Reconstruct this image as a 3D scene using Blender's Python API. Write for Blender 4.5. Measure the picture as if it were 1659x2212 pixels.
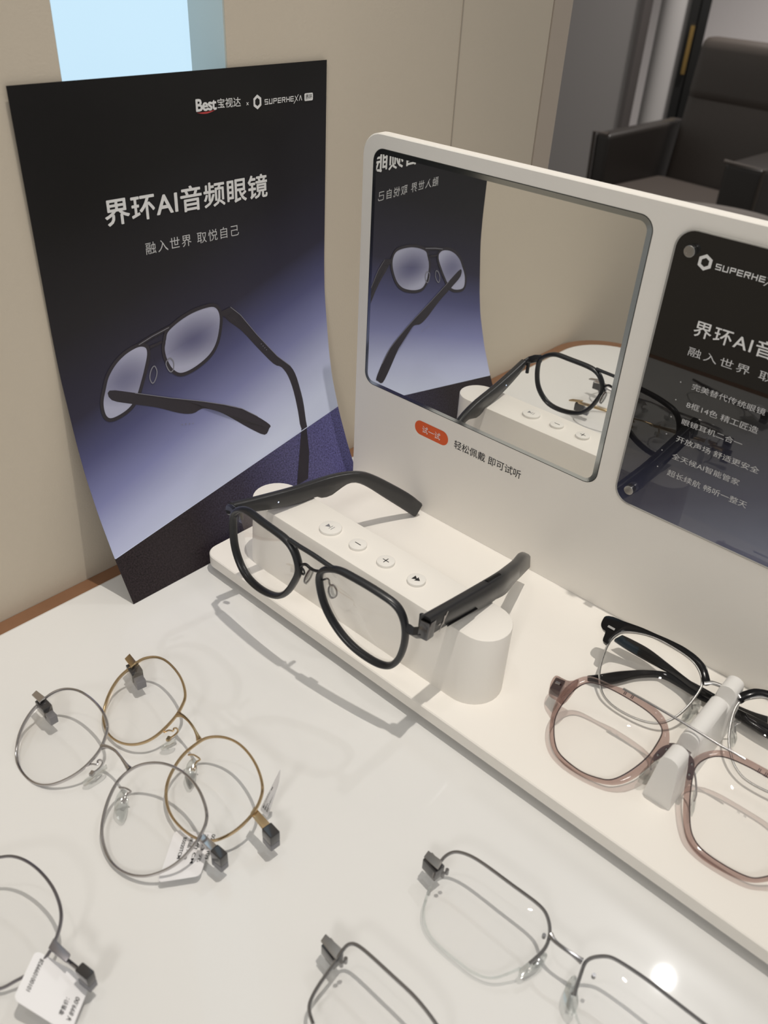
import bpy, bmesh, math, random
from mathutils import Vector, Matrix
random.seed(4)
for o in list(bpy.data.objects): bpy.data.objects.remove(o)
SC = bpy.context.scene
COL = SC.collection
T = -0.013            # height of the glass table top; z = 0 is the top of the display stand's base
FLOOR = -0.79
# ---------------------------------------------------------------- camera
cam_d = bpy.data.cameras.new('camera'); cam = bpy.data.objects.new('camera', cam_d); COL.objects.link(cam)
cx = Vector((0.73656385, 0.67459639, 0.04892255)); cy = -Vector((0.41520617, -0.39387613, -0.8200399)); cz = -Vector((-0.53392653, 0.62432468, -0.5702115))
M = Matrix((cx, cy, cz)).transposed().to_4x4(); M.translation = Vector((0.34803, -0.36963, 0.31979)); cam.matrix_world = M
cam_d.sensor_fit = 'VERTICAL'; cam_d.sensor_height = 36.0; cam_d.lens = 36.0 * 1817.97 / 2212
cam_d.clip_start = 0.01
cam_d.dof.use_dof = True; cam_d.dof.focus_distance = 0.50; cam_d.dof.aperture_fstop = 14.0
SC.camera = cam
# ---------------------------------------------------------------- light, exposure
SC.view_settings.view_transform = 'Standard'; SC.view_settings.look = 'None'
SC.view_settings.exposure = 0.0; SC.view_settings.gamma = 1.0; SC.view_settings.use_curve_mapping = False
W = bpy.data.worlds.new('room_light'); SC.world = W; W.use_nodes = True
W.node_tree.nodes['Background'].inputs[0].default_value = (1.0, 0.965, 0.91, 1); W.node_tree.nodes['Background'].inputs[1].default_value = 0.35
def spot(name, target, d, dist, power, col, radius, cone=50, blend=0.6):
    L = bpy.data.lights.new(name, 'SPOT'); L.energy = power; L.color = col; L.shadow_soft_size = radius
    L.spot_size = math.radians(cone); L.spot_blend = blend
    o = bpy.data.objects.new(name, L); COL.objects.link(o)
    dv = Vector(d).normalized(); p = Vector(target) + dv * dist
    o.location = p; o.rotation_euler = dv.to_track_quat('Z', 'Y').to_euler(); return o
spot('ceiling_spot', (0.12, -0.14, 0), (0.128, 0.072, 1), 1.75, 60, (1, 0.93, 0.84), 0.013, 30, 1.0)
spot('ceiling_spot', (0.22, -0.06, 0), (0.36, 0.20, 1), 1.85, 2.5, (1, 0.93, 0.84), 0.022)
spot('ceiling_spot', (0.22, -0.06, 0), (-0.102, -0.272, 1), 1.75, 4.5, (1, 0.95, 0.88), 0.020)
spot('ceiling_spot', (0.33, -0.16, 0), (-0.060, 0.630, 1), 2.0, 9, (1, 0.99, 0.98), 0.020)
AL = bpy.data.lights.new('front_fill', 'AREA'); AL.shape = 'DISK'; AL.size = 0.42; AL.energy = 11; AL.color = (1, 0.97, 0.93)  # added fill light behind the camera, lifts the board front and wall; no actual fixture
ao = bpy.data.objects.new('front_fill', AL); COL.objects.link(ao); ao.location = (1.0, -1.8, 1.7); ao.rotation_euler = Vector((0.85, -1.7, 1.65)).to_track_quat('Z', 'Y').to_euler()
spot('lounge_spot', (-1.0, 3.0, -0.3), (0.15, -0.05, 1), 2.2, 260, (1, 0.95, 0.9), 0.1, 90, 1)
# ---------------------------------------------------------------- materials
def mat(name, col, rough=0.5, metal=0.0, spec=0.5, coat=0.0, bump=0.0, bscale=200, emit=None, estr=0.0, var=0.0):
    m = bpy.data.materials.new(name); m.use_nodes = True; nt = m.node_tree; b = nt.nodes['Principled BSDF']
    b.inputs['Base Color'].default_value = (*col, 1); b.inputs['Roughness'].default_value = rough; b.inputs['Metallic'].default_value = metal
    b.inputs['Specular IOR Level'].default_value = spec; b.inputs['Coat Weight'].default_value = coat; b.inputs['Coat Roughness'].default_value = 0.03
    if emit: b.inputs['Emission Color'].default_value = (*emit, 1); b.inputs['Emission Strength'].default_value = estr
    if bump or var:
        tc = nt.nodes.new('ShaderNodeTexCoord'); nz = nt.nodes.new('ShaderNodeTexNoise'); nz.inputs['Scale'].default_value = bscale; nz.inputs['Detail'].default_value = 4
        nt.links.new(tc.outputs['Object'], nz.inputs['Vector'])
        if bump:
            bp = nt.nodes.new('ShaderNodeBump'); bp.inputs['Strength'].default_value = bump; bp.inputs['Distance'].default_value = 0.0006
            nt.links.new(nz.outputs['Fac'], bp.inputs['Height']); nt.links.new(bp.outputs['Normal'], b.inputs['Normal'])
        if var:
            mx = nt.nodes.new('ShaderNodeMixRGB'); mx.inputs[1].default_value = (*[c * (1 - var) for c in col], 1); mx.inputs[2].default_value = (*[min(1, c * (1 + var)) for c in col], 1)
            nt.links.new(nz.outputs['Fac'], mx.inputs[0]); nt.links.new(mx.outputs[0], b.inputs['Base Color'])
    return m
def lin(r, g, b):
    f = lambda c: (c / 255 / 12.92) if c <= 10 else ((c / 255 + 0.055) / 1.055) ** 2.4
    return (f(r), f(g), f(b))
def clear(name, tint, fr=0.06, rough=0.0, edge=0.35):
    """thin clear sheet: see-through with a fresnel-like glossy reflection"""
    m = bpy.data.materials.new(name); m.use_nodes = True; nt = m.node_tree; nt.nodes.clear()
    out = nt.nodes.new('ShaderNodeOutputMaterial'); t = nt.nodes.new('ShaderNodeBsdfTransparent'); g = nt.nodes.new('ShaderNodeBsdfGlossy'); mx = nt.nodes.new('ShaderNodeMixShader')
    t.inputs[0].default_value = (*tint, 1); g.inputs['Roughness'].default_value = rough; g.inputs['Color'].default_value = (1, 1, 1, 1)
    lw = nt.nodes.new('ShaderNodeLayerWeight'); lw.inputs[0].default_value = 0.25
    mr = nt.nodes.new('ShaderNodeMapRange'); mr.inputs['To Min'].default_value = fr; mr.inputs['To Max'].default_value = edge
    nt.links.new(lw.outputs['Fresnel'], mr.inputs[0]); nt.links.new(mr.outputs[0], mx.inputs[0]); nt.links.new(t.outputs[0], mx.inputs[1]); nt.links.new(g.outputs[0], mx.inputs[2]); nt.links.new(mx.outputs[0], out.inputs[0])
    return m
MW = mat('warm_white_lacquer', (0.85, 0.82, 0.77), 0.42, spec=0.4)
MWB = mat('white_button', (0.82, 0.80, 0.76), 0.4)
MGL = mat('back_painted_glass', (0.715, 0.715, 0.705), 0.26, spec=0.35, coat=0.30, var=0.03, bscale=9)
MGL.node_tree.nodes['Principled BSDF'].inputs['Coat Roughness'].default_value = 0.04
MWOOD = mat('walnut_edge', (0.215, 0.108, 0.056), 0.4, var=0.25, bscale=40)
MWALL = mat('beige_wall', (0.61, 0.54, 0.44), 0.7, bump=0.15, bscale=900)
MWTRIM = mat('beige_trim', (0.50, 0.43, 0.36), 0.6)
MGREY = mat('grey_wall', (0.245, 0.232, 0.228), 0.7)
MLGREY = mat('light_wall', (0.70, 0.665, 0.665), 0.7)
MCOLM = mat('pale_column', (0.40, 0.385, 0.38), 0.55)
MBLK = mat('satin_black', (0.016, 0.017, 0.02), 0.32, spec=0.5)
MBLKG = mat('gloss_black', (0.005, 0.005, 0.006), 0.10, spec=0.28)
MTEMP = mat('dark_grey_temple', (0.027, 0.027, 0.029), 0.30, spec=0.42)
MGOLD = mat('gold_wire', (0.56, 0.42, 0.25), 0.22, 1.0)
MSILV = mat('silver_wire', (0.52, 0.50, 0.50), 0.16, 1.0)
MGUN = mat('gunmetal_wire', (0.30, 0.295, 0.30), 0.2, 1.0)
MPLATE = mat('brushed_gunmetal', (0.46, 0.445, 0.43), 0.42, 1.0)
MDGREY = mat('grey_metal', (0.27, 0.26, 0.28), 0.28, 1.0)
MCHROME = mat('chrome', (0.42, 0.415, 0.41), 0.26, 1.0)
MBLOCK = mat('dark_hinge_block', (0.045, 0.044, 0.046), 0.16, 0.3, coat=0.4)
MBLOCKG = mat('grey_hinge_block', (0.20, 0.20, 0.22), 0.3, 0.4)
MPINK = clear('smoky_pink_acetate', lin(223, 210, 207), 0.05, 0.05, 0.35)
MPINKD = mat('dark_plum_core', (0.060, 0.036, 0.038), 0.2, coat=0.4)
MLENS = clear('lens_glass', (0.997, 0.997, 0.997), 0.008, 0.0, 0.2)
MLENSE = clear('lens_edge', (0.93, 0.95, 0.945), 0.10, 0.05, 0.5)
MPAD = clear('silicone_pad', (0.90, 0.915, 0.91), 0.16, 0.08, 0.65)
MTAG = mat('tag_paper', (0.80, 0.80, 0.82), 0.5)
MINK = mat('black_ink', (0.012, 0.012, 0.014), 0.5)
MINKG = mat('grey_ink', (0.20, 0.20, 0.22), 0.5)
MWHT = mat('white_print', (0.80, 0.80, 0.80), 0.5)
MWHT2 = mat('pale_print', (0.58, 0.58, 0.59), 0.5)
MORNG = mat('orange_print', (0.72, 0.105, 0.018), 0.5)
MRED = mat('red_print', (0.55, 0.06, 0.06), 0.5)
MMIR = mat('mirror_silver', (0.90, 0.905, 0.89), 0.0, 1.0)
MMIRB = mat('mirror_bevel', (0.42, 0.45, 0.46), 0.15, 1.0)
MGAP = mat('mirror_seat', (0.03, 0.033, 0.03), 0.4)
MLEATH = mat('dark_leather', (0.052, 0.042, 0.036), 0.45, bump=0.4, bscale=60)
MLEATH2 = mat('black_leather', (0.020, 0.0165, 0.0145), 0.4)
MPOST = mat('black_steel', (0.008, 0.008, 0.008), 0.35)
MBRASS = mat('brass', (0.75, 0.52, 0.20), 0.25, 1.0)
MFLOOR = mat('grey_floor', (0.16, 0.15, 0.14), 0.4, var=0.1, bscale=3)
MGLOW = mat('backlit_panel', (0.04, 0.05, 0.05), 0.6, emit=(0.58, 0.80, 0.95), estr=1.0)
MREV = mat('recess_side', (0.50, 0.55, 0.53), 0.5)
MLED = mat('led', (0.5, 0.6, 0.9), 0.5, emit=(0.55, 0.68, 1.0), estr=3.0)
MOTT = mat('taupe_laminate', (0.34, 0.30, 0.275), 0.6)
# ---------------------------------------------------------------- mesh helpers
V = Vector
def mm(P): return [V((p[0] / 1000, p[1] / 1000, p[2] / 1000)) for p in P]
class MB:
    def __init__(s): s.v = []; s.f = []
    def add(s, vs, fs):
        k = len(s.v); s.v += [V(v) for v in vs]; s.f += [tuple(i + k for i in f) for f in fs]
    def box(s, lo, hi):
        x0, y0, z0 = lo; x1, y1, z1 = hi
        s.add([(x0, y0, z0), (x1, y0, z0), (x1, y1, z0), (x0, y1, z0), (x0, y0, z1), (x1, y0, z1), (x1, y1, z1), (x0, y1, z1)],
              [(0, 3, 2, 1), (4, 5, 6, 7), (0, 1, 5, 4), (1, 2, 6, 5), (2, 3, 7, 6), (3, 0, 4, 7)])
    def obox(s, c, ax, ay, az):
        """box from centre and three half-extent vectors"""
        c = V(c); q = [c + i * V(ax) + j * V(ay) + k * V(az) for k in (-1, 1) for j in (-1, 1) for i in (-1, 1)]
        s.add(q, [(0, 2, 3, 1), (4, 5, 7, 6), (0, 1, 5, 4), (1, 3, 7, 5), (3, 2, 6, 7), (2, 0, 4, 6)])
    def loft(s, rings, closed=True, caps=True, loop=False):
        n = len(rings[0]); k = len(s.v)
        for r in rings: s.v += [V(p) for p in r]
        m = len(rings)
        for i in range(m if loop else m - 1):
            a = k + i * n; b = k + ((i + 1) % m) * n
            for j in range(n if closed else n - 1):
                j2 = (j + 1) % n; s.f.append((a + j, a + j2, b + j2, b + j))
        if caps and not loop:
            s.f.append(tuple(k + j for j in range(n))[::-1]); s.f.append(tuple(k + (m - 1) * n + j for j in range(n)))
    def prism(s, poly, vec):
        s.loft([poly, [V(p) + V(vec) for p in poly]])
    def tube(s, pts, r, closed=False, n=8, nrm=None, r2=None):
        """round wire, or an oval one with half-width r in plane and r2 along nrm"""
        pts = [V(p) for p in pts]; m = len(pts); rings = []; up = None
        for i in range(m):
            a = pts[(i - 1) % m] if (closed or i > 0) else pts[i]; b = pts[(i + 1) % m] if (closed or i < m - 1) else pts[i]
            t = (b - a).normalized()
            if nrm is not None: e = V(nrm)
            elif up is None: e = V((0, 0, 1)) if abs(t.z) < 0.9 else V((1, 0, 0))
            else: e = up
            e = (e - t * e.dot(t)).normalized(); up = e; sd = t.cross(e)
            rr = r(i / max(1, m - 1)) if callable(r) else r
            re = r2 if r2 is not None else rr
            rings.append([pts[i] + sd * (rr * math.cos(q)) + e * (re * math.sin(q)) for q in [2 * math.pi * j / n for j in range(n)]])
        s.loft(rings, True, True, closed)
    def cyl(s, a, b, r, n=24, r2=None):
        a = V(a); b = V(b); t = (b - a).normalized(); e = t.orthogonal().normalized(); f = t.cross(e); r2 = r if r2 is None else r2
        s.loft([[a + (e * math.cos(q) + f * math.sin(q)) * r for q in [2 * math.pi * j / n for j in range(n)]],
                [b + (e * math.cos(q) + f * math.sin(q)) * r2 for q in [2 * math.pi * j / n for j in range(n)]]])
    def disc(s, c, r, ax, ay, n=20):
        k = len(s.v); s.v += [V(c) + V(ax) * (r * math.cos(2 * math.pi * j / n)) + V(ay) * (r * math.sin(2 * math.pi * j / n)) for j in range(n)]; s.f.append(tuple(range(k, k + n)))
def build(name, mb, material, parent=None, smooth=35, bevel=0.0, origin=None, recalc=True):
    me = bpy.data.meshes.new(name); org = V(origin) if origin is not None else (V(parent['base']) if parent is not None and 'base' in parent else V((0, 0, 0)))
    me.from_pydata([v - org for v in mb.v], [], mb.f); me.materials.append(material)
    bm = bmesh.new(); bm.from_mesh(me)
    if recalc: bmesh.ops.recalc_face_normals(bm, faces=bm.faces)
    if bevel:
        es = [e for e in bm.edges if len(e.link_faces) == 2 and e.calc_face_angle(0) > 0.6]
        bmesh.ops.bevel(bm, geom=es, offset=bevel, segments=3, profile=0.6, affect='EDGES', clamp_overlap=True)
    bm.to_mesh(me); bm.free()
    if smooth:
        me.shade_smooth()
        try: me.set_sharp_from_angle(angle=math.radians(smooth))
        except Exception: pass
    o = bpy.data.objects.new(name, me); COL.objects.link(o)
    if parent is not None: o.parent = parent
    else: o.location = org
    return o
BASES = {}
def thing(name, label, cat, loc, group=None):
    o = bpy.data.objects.new(name, None); o.empty_display_size = 0.02; COL.objects.link(o); o.location = V(loc); o['label'] = label; o['category'] = cat
    if group: o['group'] = group
    BASES[o.name] = V(loc); return o
def base_of(o):
    b = V((0, 0, 0))
    while o is not None: b = b + o.location; o = o.parent
    return b
def part(name, mb, material, parent, label=None, **k):
    o = build(name, mb, material, parent, origin=base_of(parent), **k)
    if label: o['label'] = label
    return o
def struct(name, mb, material, **k):
    o = build(name, mb, material, **k); o['kind'] = 'structure'; return o
def cat_closed(P, k=4):
    n = len(P); out = []
    for i in range(n):
        p0, p1, p2, p3 = P[(i - 1) % n], P[i], P[(i + 1) % n], P[(i + 2) % n]
        for j in range(k):
            t = j / k; out.append(0.5 * ((2 * p1) + (p2 - p0) * t + (2 * p0 - 5 * p1 + 4 * p2 - p3) * t * t + (3 * p1 - p0 - 3 * p2 + p3) * t ** 3))
    return out
def cat_open(P, k=4):
    n = len(P); out = []
    for i in range(n - 1):
        p1, p2 = P[i], P[i + 1]; p0 = P[i - 1] if i else p1 * 2 - p2; p3 = P[i + 2] if i + 2 < n else p2 * 2 - p1
        for j in range(k):
            t = j / k; out.append(0.5 * ((2 * p1) + (p2 - p0) * t + (2 * p0 - 5 * p1 + 4 * p2 - p3) * t * t + (3 * p1 - p0 - 3 * p2 + p3) * t ** 3))
    return out + [P[-1]]
def relax(P, it=2, closed=True):
    P = [p.copy() for p in P]
    for _ in range(it):
        n = len(P); Q = [(P[(i - 1) % n] + P[i] * 2 + P[(i + 1) % n]) / 4 if closed or 0 < i < n - 1 else P[i] for i in range(n)]; P = Q
    return P
def resample(P, n, closed=True):
    Q = P + [P[0]] if closed else P; d = [0]
    for a, b in zip(Q, Q[1:]): d.append(d[-1] + (b - a).length)
    out = []; i = 0; m = n if closed else n - 1
    for k in range(n):
        s = d[-1] * k / m
        while i < len(d) - 2 and d[i + 1] < s: i += 1
        u = (s - d[i]) / max(1e-9, d[i + 1] - d[i]); out.append(Q[i].lerp(Q[i + 1], u))
    return out
def newell(P):
    n = V((0, 0, 0))
    for a, b in zip(P, P[1:] + P[:1]): n += V(((a.y - b.y) * (a.z + b.z), (a.z - b.z) * (a.x + b.x), (a.x - b.x) * (a.y + b.y)))
    return n.normalized()
def up_normal(P, ref):
    n = newell(P); return n if n.dot(V(ref)) > 0 else -n
def lens_mb(P, n, dome=0.002, thick=0.0010):
    """domed lens filling the closed outline P, bulging along n"""
    P = resample(P, 64); c = sum(P, V((0, 0, 0))) / len(P); mb = MB(); n = V(n)
    def shell(off):
        rings = []
        for t in (1.0, 0.85, 0.65, 0.42, 0.2): rings.append([c + (p - c) * t + n * (dome * (1 - t * t) + off) for p in P])
        return rings
    A = shell(thick / 2); B = shell(-thick / 2)
    rings = [r for r in A[::-1]] + B
    mb.loft(rings, True, True); return mb
def plane_text(txt, x0, y0, width, height=None, bold=0.0, spacing=1.0, shear=0.0):
    """2-D outline text filled to faces: returns (verts2d, faces) scaled to width (and height), lower-left at x0,y0"""
    cu = bpy.data.curves.new('lettering', 'FONT'); cu.body = txt; cu.size = 1.0; cu.fill_mode = 'FRONT'; cu.offset = bold; cu.space_character = spacing; cu.shear = shear; cu.resolution_u = 3
    ob = bpy.data.objects.new('lettering', cu); COL.objects.link(ob); bpy.context.view_layer.update()
    me = bpy.data.meshes.new_from_object(ob.evaluated_get(bpy.context.evaluated_depsgraph_get()))
    vs = [v.co.copy() for v in me.vertices]; fs = [tuple(p.vertices) for p in me.polygons]
    bpy.data.objects.remove(ob); bpy.data.curves.remove(cu); bpy.data.meshes.remove(me)
    if not vs: return [], []
    a = min(v.x for v in vs); b = max(v.x for v in vs); c = min(v.y for v in vs); d = max(v.y for v in vs)
    sx = width / (b - a); sy = (height / (d - c)) if height else sx
    return [(x0 + (v.x - a) * sx, y0 + (v.y - c) * sy) for v in vs], fs
def heavier(piece, d):
    """the same filled lettering laid over itself a hair to each side, for a bolder stroke"""
    vs, fs = piece; return [([(x + a * d, y + b * d) for x, y in vs], fs) for a, b in ((0, 0), (1, 0), (-1, 0), (0, 1), (0, -1), (.7, .7), (-.7, .7), (.7, -.7), (-.7, -.7))]
def lettering(name, pieces, mapf, material, parent, label=None):
    mb = MB()
    for k, (vs, fs) in enumerate(pieces):
        lift = (k % 9) * 2.5e-5
        mb.add([mapf(x, y, lift) for x, y in vs], fs)
    return part(name, mb, material, parent, label, smooth=0, recalc=False)
def rrect(x0, y0, x1, y1, r, n=6):
    out = []
    for cx_, cy_, a in ((x1 - r, y0 + r, -90), (x1 - r, y1 - r, 0), (x0 + r, y1 - r, 90), (x0 + r, y0 + r, 180)):
        for j in range(n + 1):
            q = math.radians(a + 90 * j / n); out.append((cx_ + r * math.cos(q), cy_ + r * math.sin(q)))
    return out

# measured outlines, in millimetres (x, y, z); the poster's are (across, up along the sheet), the board's (x, z)
D = {
 'main': {
  'rimL': [[52.6,-145.3,62.54],[58.63,-145.58,67.38],[65.37,-145.99,69.74],[74.59,-146.61,69.3],[85.02,-147.02,69.12],[94.9,-147.18,68.4],[100.57,-147.33,65.5],[103.98,-147.64,60.08],[105.12,-148.03,54.05],[102.44,-148.63,46.49],[98.11,-149.3,37.8],[91.77,-149.8,30.98],[83.16,-149.88,27.56],[73.98,-149.59,26.35],[64.2,-148.84,27.7],[56.97,-147.79,33.51],[52.71,-146.82,41.05],[51.18,-146.02,50.05],[51.16,-145.53,56.97]],
  'rimR': [[118.79,-147.24,56.09],[119.17,-146.91,60.5],[121.96,-146.43,64.55],[129.83,-145.5,68.32],[137.68,-144.67,68.46],[147.8,-143.41,67.81],[156.41,-142.18,66.39],[163.67,-141.06,64.27],[167.72,-140.64,59.27],[169.7,-140.72,52.5],[170.08,-141.19,44.78],[168.82,-142.05,36.02],[166.01,-143.04,29.67],[162.13,-143.98,26.53],[156.03,-145.11,25.48],[146.93,-146.41,26.64],[138.66,-147.27,29.64],[131.38,-147.71,34.56],[125.25,-147.83,40.77],[121.12,-147.65,48.0]],
  'bar': [[97.23,-147.1,69.35],[104.2,-147.0,69.07],[113.1,-146.66,69.01],[123.08,-146.1,67.95],[127.2,-145.79,67.62]],
  'bridge': [[105.24,-147.81,57.05],[107.79,-147.52,60.0],[109.98,-147.38,60.9],[112.25,-147.32,60.26],[115.17,-147.17,60.23],[118.67,-146.87,61.54]],
  'endL': [[53.22,-145.38,62.47],[49.89,-145.07,61.48],[46.9,-144.75,60.81]],
  'endR': [[169.52,-140.66,53.97],[171.77,-140.19,54.2],[174.09,-139.74,53.68],[176.9,-139.14,53.54],[178.81,-138.56,55.78]],
  'padwL': [[105.7,-147.8,57.03],[107.11,-147.8,56.46],[107.57,-147.95,54.04],[106.18,-148.16,51.68],[104.64,-148.21,51.64]],
  'padL': [[110.23,-147.63,57.08],[109.41,-147.9,53.7],[107.88,-148.28,49.1]],
  'padwR': [[120.3,-147.08,56.89],[123.12,-146.75,58.65],[123.33,-147.04,54.28]],
  'padR': [[123.6,-147.01,54.42],[125.78,-146.79,55.06],[127.6,-146.77,53.11],[127.86,-146.96,50.05],[126.39,-147.26,47.65],[124.19,-147.49,46.98],[122.75,-147.45,49.16],[122.51,-147.26,52.11]],
  'tLtop': [[44.1,-142.51,60.46],[45.22,-132.72,58.98],[46.35,-122.94,57.43],[48.87,-101.02,54.48],[50.82,-84.08,53.06],[52.29,-71.3,51.92],[53.82,-58.06,49.18],[55.69,-46.49,45.05],[57.9,-36.68,38.63],[61.17,-25.35,29.47],[65.77,-12.61,18.39],[69.15,-4.63,9.48]],
  'tLbot': [[44.17,-141.91,55.06],[45.5,-130.34,50.73],[46.8,-119.0,47.42],[47.98,-108.73,44.91],[49.73,-93.49,42.39],[50.84,-83.9,42.3],[51.38,-79.22,39.64],[52.13,-72.69,38.55],[52.88,-66.14,40.63],[53.64,-59.49,41.94],[54.57,-52.78,40.18],[56.11,-44.38,33.96],[59.43,-31.03,21.26],[63.73,-17.94,8.75],[67.22,-9.08,0.13]],
  'tRtop': [[181.67,-138.64,66.34],[181.29,-119.54,62.82],[180.86,-98.09,59.19],[180.48,-78.92,56.21],[177.82,-66.0,51.9],[174.54,-53.0,46.98],[168.08,-36.0,39.17],[159.62,-16.0,23.98]],
  'tRbot': [[181.61,-135.45,53.99],[181.34,-121.95,51.45],[180.88,-98.98,45.05],[180.64,-87.22,42.3],[180.47,-83.9,42.3],[179.87,-72.5,39.09],[175.77,-58.0,35.67],[169.81,-40.0,27.32],[159.88,-14.0,13.02]],
  'tRedge': [[181.54,-132.03,58.47],[181.41,-125.3,57.05],[180.91,-100.5,53.05],[180.36,-73.29,48.65],[179.31,-57.6,46.34],[177.35,-43.57,44.06]],
  'logoR': [[181.49,-129.34,50.84],[181.34,-121.79,55.88],[181.52,-130.98,56.7],[181.47,-128.41,55.83],[181.43,-126.36,55.3],[181.38,-123.87,56.4],[181.39,-124.39,50.99]],
 },
 'gold': {
  'rimL': [[54.54,-217.01,1.61],[55.01,-214.08,3.02],[56.96,-211.27,4.5],[60.16,-208.9,5.88],[63.79,-207.34,6.93],[69.1,-206.6,7.75],[75.28,-207.04,8.11],[81.48,-208.04,8.2],[87.02,-209.74,7.91],[91.91,-212.13,7.24],[95.17,-214.5,6.43],[96.68,-217.38,5.23],[98.08,-220.69,3.81],[98.52,-223.7,2.46],[98.62,-226.87,0.99],[98.39,-230.22,-0.58],[97.82,-233.74,-2.27],[96.46,-237.1,-3.95],[94.16,-240.21,-5.6],[90.8,-243.01,-7.2],[86.36,-245.09,-8.57],[81.33,-246.38,-9.61],[76.29,-246.64,-10.19],[71.41,-245.95,-10.31],[67.01,-244.32,-9.95],[62.75,-241.7,-9.11],[59.69,-238.76,-8.02],[56.45,-234.57,-6.37],[54.26,-230.14,-4.51],[52.97,-225.15,-2.31],[53.48,-220.9,-0.29]],
  'rimR': [[119.16,-225.82,3.33],[120.61,-222.13,5.17],[125.47,-218.49,7.3],[131.84,-216.17,8.95],[138.75,-215.49,9.88],[146.06,-216.36,10.14],[153.08,-218.17,9.93],[159.47,-221.09,9.14],[163.54,-223.93,8.19],[165.87,-227.73,6.63],[167.03,-231.31,5.08],[167.21,-235.02,3.37],[166.64,-239.59,1.2],[165.15,-243.85,-0.92],[162.58,-247.71,-2.94],[160.45,-249.95,-4.17],[156.8,-251.97,-5.44],[151.39,-253.65,-6.7],[144.37,-254.18,-7.58],[137.29,-253.78,-8.03],[131.2,-252.23,-7.85],[125.68,-249.32,-7.0],[121.49,-245.48,-5.59],[119.3,-241.25,-3.82],[117.56,-235.74,-1.42],[117.64,-230.51,1.01]],
  'bridge': [[98.67,-221.58,3.45],[102.24,-221.2,3.95],[107.31,-221.56,4.24],[112.1,-222.42,4.27],[115.89,-223.42,4.15],[118.72,-224.33,3.98]],
  'plateL': [[47.32,-217.8,2.0],[46.0,-213.86,2.0],[54.65,-215.52,3.5],[56.34,-219.68,3.5]],
  'plateR': [[164.5,-229.75,4.0],[175.12,-230.15,3.0],[175.99,-234.15,3.0],[165.85,-233.14,4.0]],
  'padL': [[99.83,-234.21,-8.0],[99.85,-231.73,-8.0],[101.69,-229.28,-8.0],[102.69,-227.05,-8.0],[104.35,-229.11,-8.0],[102.61,-233.29,-8.0]],
  'wireL': [[98.75,-230.64,-2.0],[100.2,-228.65,-1.0],[101.95,-227.41,-1.0],[100.92,-226.25,-1.0],[101.12,-224.82,-2.0],[101.42,-224.63,-4.0],[101.38,-226.61,-5.0],[99.9,-229.14,-7.0]],
  'padR': [[123.05,-236.88,-7.0],[119.84,-232.97,-7.0],[119.83,-229.38,-7.0],[123.07,-229.78,-7.0],[126.54,-233.43,-7.0],[128.1,-238.13,-7.0]],
  'wireR': [[121.43,-232.63,3.0],[121.74,-230.04,1.0],[123.72,-228.27,-2.0],[122.39,-229.49,-4.0],[122.31,-231.25,-7.0]],
  'tag': [[160.03,-223.25,-9.0],[164.74,-223.04,-11.0],[166.97,-217.47,11.0],[165.46,-214.88,17.0]],
 },
 'silver': {
  'rimL': [[43.2,-262.67,0.51],[43.93,-259.86,2.22],[45.28,-256.5,4.27],[47.86,-253.46,6.12],[51.43,-251.1,7.59],[55.79,-249.3,8.71],[60.54,-248.27,9.37],[66.58,-247.7,9.77],[72.08,-247.77,9.77],[76.77,-248.25,9.52],[81.16,-249.24,8.95],[85.07,-250.84,8.02],[87.49,-253.23,6.59],[89.19,-256.01,4.92],[90.46,-258.26,3.58],[90.9,-261.7,1.49],[90.63,-265.54,-0.84],[89.72,-269.37,-3.16],[88.03,-273.11,-5.44],[85.55,-276.77,-7.68],[82.62,-280.15,-9.75],[79.06,-282.7,-11.32],[74.61,-284.72,-12.58],[69.83,-285.71,-13.22],[64.44,-285.92,-13.39],[58.92,-285.21,-13.01],[54.8,-283.82,-12.2],[50.6,-281.27,-10.69],[46.84,-277.62,-8.51],[44.6,-274.19,-6.45],[42.98,-269.97,-3.91],[42.59,-266.01,-1.51]],
  'rimR': [[111.36,-256.1,5.05],[113.91,-252.39,7.32],[119.35,-248.31,9.83],[125.29,-245.73,11.45],[132.39,-244.15,12.46],[139.66,-243.84,12.71],[146.27,-244.63,12.29],[152.23,-246.48,11.22],[156.77,-248.7,9.91],[159.07,-251.07,8.49],[160.51,-254.68,6.31],[161.0,-258.47,4.02],[160.81,-262.65,1.49],[160.02,-266.82,-1.04],[158.04,-270.99,-3.58],[154.75,-275.12,-6.11],[151.29,-278.19,-8.0],[146.2,-281.06,-9.77],[140.65,-282.72,-10.82],[134.9,-283.36,-11.26],[128.98,-282.53,-10.81],[122.66,-280.32,-9.52],[118.37,-277.52,-7.86],[114.68,-273.47,-5.44],[111.68,-268.89,-2.69],[109.79,-263.55,0.53],[110.07,-259.72,2.85]],
  'bridge': [[90.38,-257.75,3.88],[93.78,-256.52,4.65],[98.5,-255.82,5.12],[103.17,-256.03,5.03],[107.45,-256.43,4.82],[110.65,-256.53,4.78]],
  'plateL': [[37.95,-263.98,3.0],[36.83,-260.9,3.0],[45.03,-260.65,4.5],[46.39,-264.27,4.5]],
  'plateR': [[157.14,-252.92,3.0],[167.29,-252.24,2.5],[168.0,-255.58,2.5],[158.67,-256.17,3.0]],
  'padL': [[91.59,-270.75,-8.0],[90.95,-267.75,-8.0],[92.06,-263.59,-8.0],[93.06,-258.88,-8.0],[94.84,-260.84,-8.0],[94.59,-265.98,-8.0],[93.97,-269.61,-8.0]],
  'wireL': [[90.6,-266.12,-2.0],[91.88,-264.74,-1.0],[93.82,-263.13,-1.0],[92.1,-262.05,-1.0],[91.6,-260.48,-2.0],[92.12,-259.91,-4.0],[92.88,-262.38,-5.0],[91.71,-265.64,-7.0]],
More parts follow.
